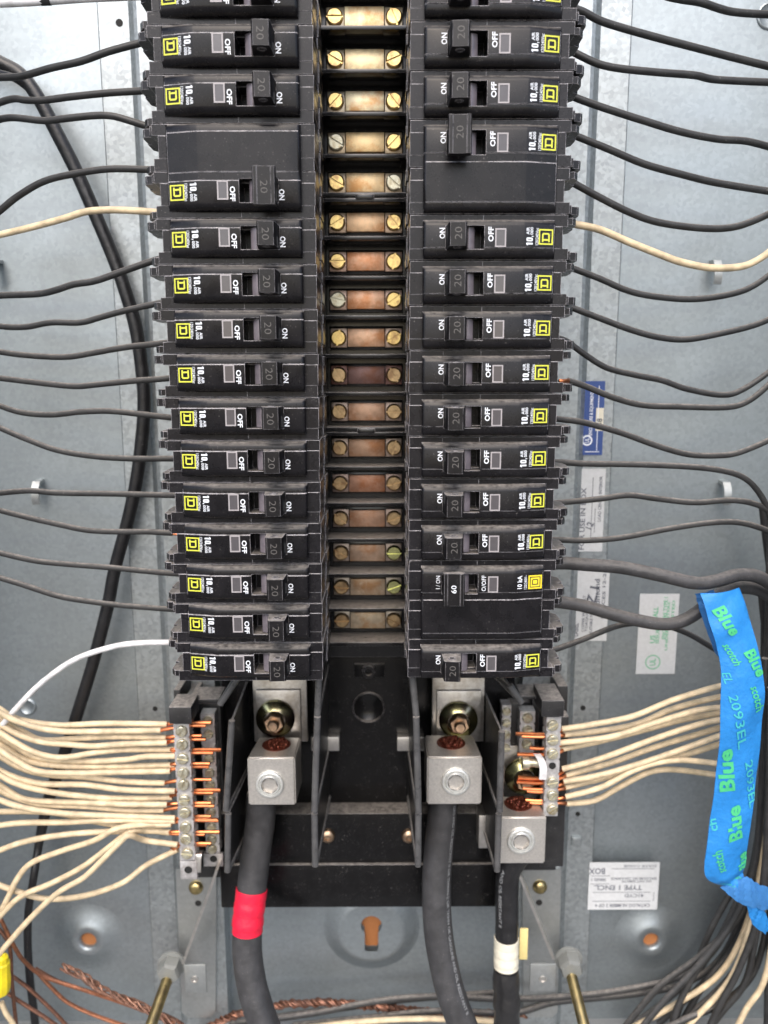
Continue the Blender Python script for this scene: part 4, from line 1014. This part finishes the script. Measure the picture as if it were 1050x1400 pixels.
# ---------------------------------------------------------------- bundle of wires at the right and along the bottom
BND = [
 ('wire_grey', [(1056,700,60),(1052,780,60),(1050,900,62),(1053,1000,64),(1050,1100,66),(1040,1180,66),(1012,1250,66),(960,1305,66),(900,1350,66),(850,1410,64)], 'dusty black wire at the outside of the right bundle sweeping down left'),
 ('wire_black', [(1068,760,70),(1062,900,70),(1062,1050,70),(1052,1150,72),(1030,1240,74),(1000,1300,74),(960,1350,72),(925,1410,70)], 'black wire deep in the right bundle'),
 ('wire_grey', [(1045,850,72),(1044,960,74),(1042,1080,76),(1030,1180,78),(1008,1240,78),(975,1300,78),(930,1335,78),(860,1352,78),(780,1362,78),(690,1366,78),(600,1362,78),(520,1368,78),(430,1385,78),(340,1398,78)], 'long dusty wire along the bottom joining the right bundle'),
 ('wire_grey', [(1052,1060,80),(1040,1180,82),(1015,1250,82),(985,1310,82),(935,1345,82),(860,1360,82),(760,1370,82),(700,1385,82),(600,1382,82),(500,1392,82),(400,1402,82)], 'second dusty wire along the bottom, below the first'),
 ('wire_black', [(1070,1150,64),(1050,1260,64),(1030,1330,62),(990,1370,60),(940,1392,58),(890,1415,58)], 'black wire curling low in the right bottom corner'),
 ('wire_grey', [(1022,1200,64),(985,1280,64),(950,1330,62),(925,1380,60),(915,1420,60)], 'dusty wire dropping steeply left of the cream ones at the right bottom'),
 ('wire_grey', [(1005,1210,72),(972,1270,72),(948,1330,72),(925,1390,72),(920,1420,72)], 'thin dusty wire dropping beside the blue tail at the right bottom'),
 ('wire_cream', [(1040,960,76),(1042,1080,76),(1036,1180,72),(1022,1260,70),(985,1330,68),(920,1375,68),(850,1412,66)], 'cream wire crossing the right bundle, leftmost at the bottom'),
 ('wire_cream', [(1052,1000,66),(1050,1120,64),(1038,1200,60),(1030,1250,58),(1012,1310,58),(990,1350,58),(950,1392,58),(925,1420,58)], 'cream wire in the middle of the right bundle'),
 ('wire_black', [(1062,1090,60),(1052,1190,58),(1035,1270,56),(1020,1340,56),(990,1380,56),(962,1415,56)], 'black wire between the cream ones at the right edge of the bundle'),
 ('wire_cream', [(1075,1160,54),(1060,1260,54),(1045,1340,52),(1020,1380,52),(1000,1420,52)], 'cream wire nearest the right edge of the picture'),
 ('wire_black', [(1062,820,52),(1060,960,54),(1065,1100,56),(1062,1210,58),(1052,1300,60),(1048,1420,60)], 'black wire hugging the right edge of the picture'),
 ('wire_grey', [(1040,800,64),(1046,860,70),(1056,930,74),(1070,1000,78)], 'dusty wire bending down behind the top of the blue tape'),
 ('wire_black', [(1075,1000,80),(1060,1120,84),(1035,1220,86),(1000,1290,88),(960,1345,88),(900,1400,88)], 'black wire at the back of the right bundle, mostly hidden'),
 ('wire_black', [(1050,1060,88),(1030,1180,90),(1000,1250,91),(960,1320,91),(905,1372,91),(850,1410,91)], 'black wire lying on the back wall in the right bottom corner'),
 ('wire_cream', [(700,1398,74),(640,1394,74),(560,1393,74),(480,1398,74),(400,1408,74)], 'cream wire along the bottom edge between the big cables'),
 ('wire_black', [(1046,900,56),(1043,1000,58),(1040,1100,58),(1030,1190,60),(1000,1262,60),(955,1320,58),(905,1372,56),(872,1412,54)], 'black wire passing just right of the blue tape and sweeping left'),
 ('wire_grey', [(1054,940,50),(1052,1060,50),(1046,1180,52),(1034,1262,54),(1008,1330,54),(985,1372,54),(965,1415,54)], 'dusty wire on the front of the right bundle'),
 ('wire_black', [(1058,1120,72),(1045,1220,72),(1020,1300,72),(990,1345,72),(945,1385,70),(905,1415,70)], 'black wire filling the gap behind the cream ones at the right bottom'),
 ('wire_black', [(1042,690,72),(1050,760,74),(1062,840,76)], 'short black wire end at the right edge above the blue tape'),
 ('wire_grey', [(690,1356,88),(560,1366,88),(470,1378,88),(380,1390,88),(300,1402,88)], 'thin dusty wire highest along the bottom between the big cables'),
]
for m_, pts, lab in BND: wire('wire', pts, 1.9 if m_ != 'wire_cream' else 1.7, m_, lab, group='loose wires at the right and bottom')
def strands(label, pts, r, k, pitch, mat, loose=0, cat='copper wire', group='bare copper wires at the bottom', sr=None):
    P = smooth_path([at(*p) for p in pts], 14); sr = sr or r*.55; mb = MB(); L_ = 0; cum = [0]
    for i in range(1, len(P)): L_ += (P[i]-P[i-1]).length; cum.append(L_)
    for q in range(k):
        path = []; 
        for i, p in enumerate(P):
            t = (P[min(i+1, len(P)-1)]-P[max(i-1, 0)]).normalized(); u = t.cross(Vector((0,1,0))).normalized(); v = t.cross(u)
            a = cum[i]/pitch*2*math.pi+q*2*math.pi/k; rw = r*(1+.28*math.sin(cum[i]*.23+q*2.1)+.2*math.sin(cum[i]*.61+q*4)); a += .5*math.sin(cum[i]*.17+q*1.7); path.append(p+(u*math.cos(a)+v*math.sin(a))*rw)
        mb.tube(path, sr, 7)
    return tag(mb.build('copper_wire', mat, None, P[0]), label, cat, group)
strands('twisted bundle of bare copper wires with a frayed tip at the lower left', [(84,1321,70),(112,1334,68),(135,1350,66),(160,1362,64),(185,1372,62),(210,1385,60),(240,1400,58)], 1.7, 6, 30, 'copper_braid', sr=.62)
strands('stranded bare copper cable showing between the black wires, left of the middle', [(270,1412,80),(320,1388,80),(370,1376,80),(420,1371,80),(470,1372,80),(530,1378,82)], 1.6, 5, 12, 'copper_old', sr=.85)
strands('stranded bare copper cable under the middle cable at the bottom', [(530,1378,86),(600,1384,86),(660,1386,86),(720,1386,86)], 1.6, 5, 12, 'copper_old', sr=.85)
for i, (pts, lab) in enumerate([
  ([(-10,1235,60),(5,1265,60),(20,1295,60),(34,1315,62),(60,1335,66),(110,1352,68),(170,1372,70),(240,1398,70)], 'bare copper wire coming from the left edge above the yellow connector'),
  ([(48,1324,72),(80,1342,72),(130,1358,72),(180,1372,72),(235,1392,72),(260,1410,72)], 'bare copper wire lying under the twisted bundle'),
  ([(50,1328,76),(70,1350,76),(95,1372,76),(140,1392,76),(190,1408,76)], 'bare copper wire forking downward beside the black cable'),
  ([(-10,1262,64),(12,1290,64),(16,1340,62),(20,1380,62),(24,1420,62)], 'dark copper wire standing behind the yellow connector'),
  ([(0,1350,66),(25,1368,66),(60,1390,66),(90,1412,66)], 'bare copper wire crossing the lower left corner'),
  ([(10,1330,70),(40,1352,70),(75,1385,70),(100,1412,70)], 'bare copper wire just above the corner one at the lower left')]):
    wire('copper_wire', pts, 1.15, 'copper_old' if i in (1,3,4,5) else 'copper_mid', lab, 'copper wire', 'bare copper wires at the bottom', seg=8)
wire('wire', [(2,1370,52),(8,1385,52),(18,1400,52),(26,1420,52)], 1.5, 'wire_cream', 'cream wire end leaving the yellow connector at the lower left')
c = at(3, 1306, 48); d = at(0, 1376, 50)
tag(MB().lathe(c, (d-c), [(1.5,0),(3.2,1),(3.6,3),(3.6,4),(4.4,5),(4.8,14),(5.2,15),(5.2,22),(4.6,25),(3,25)], 10).build('wire_nut', 'yellow', None, d, smooth=25), 'yellow plastic wire connector at the left edge near the bottom', 'wire connector')
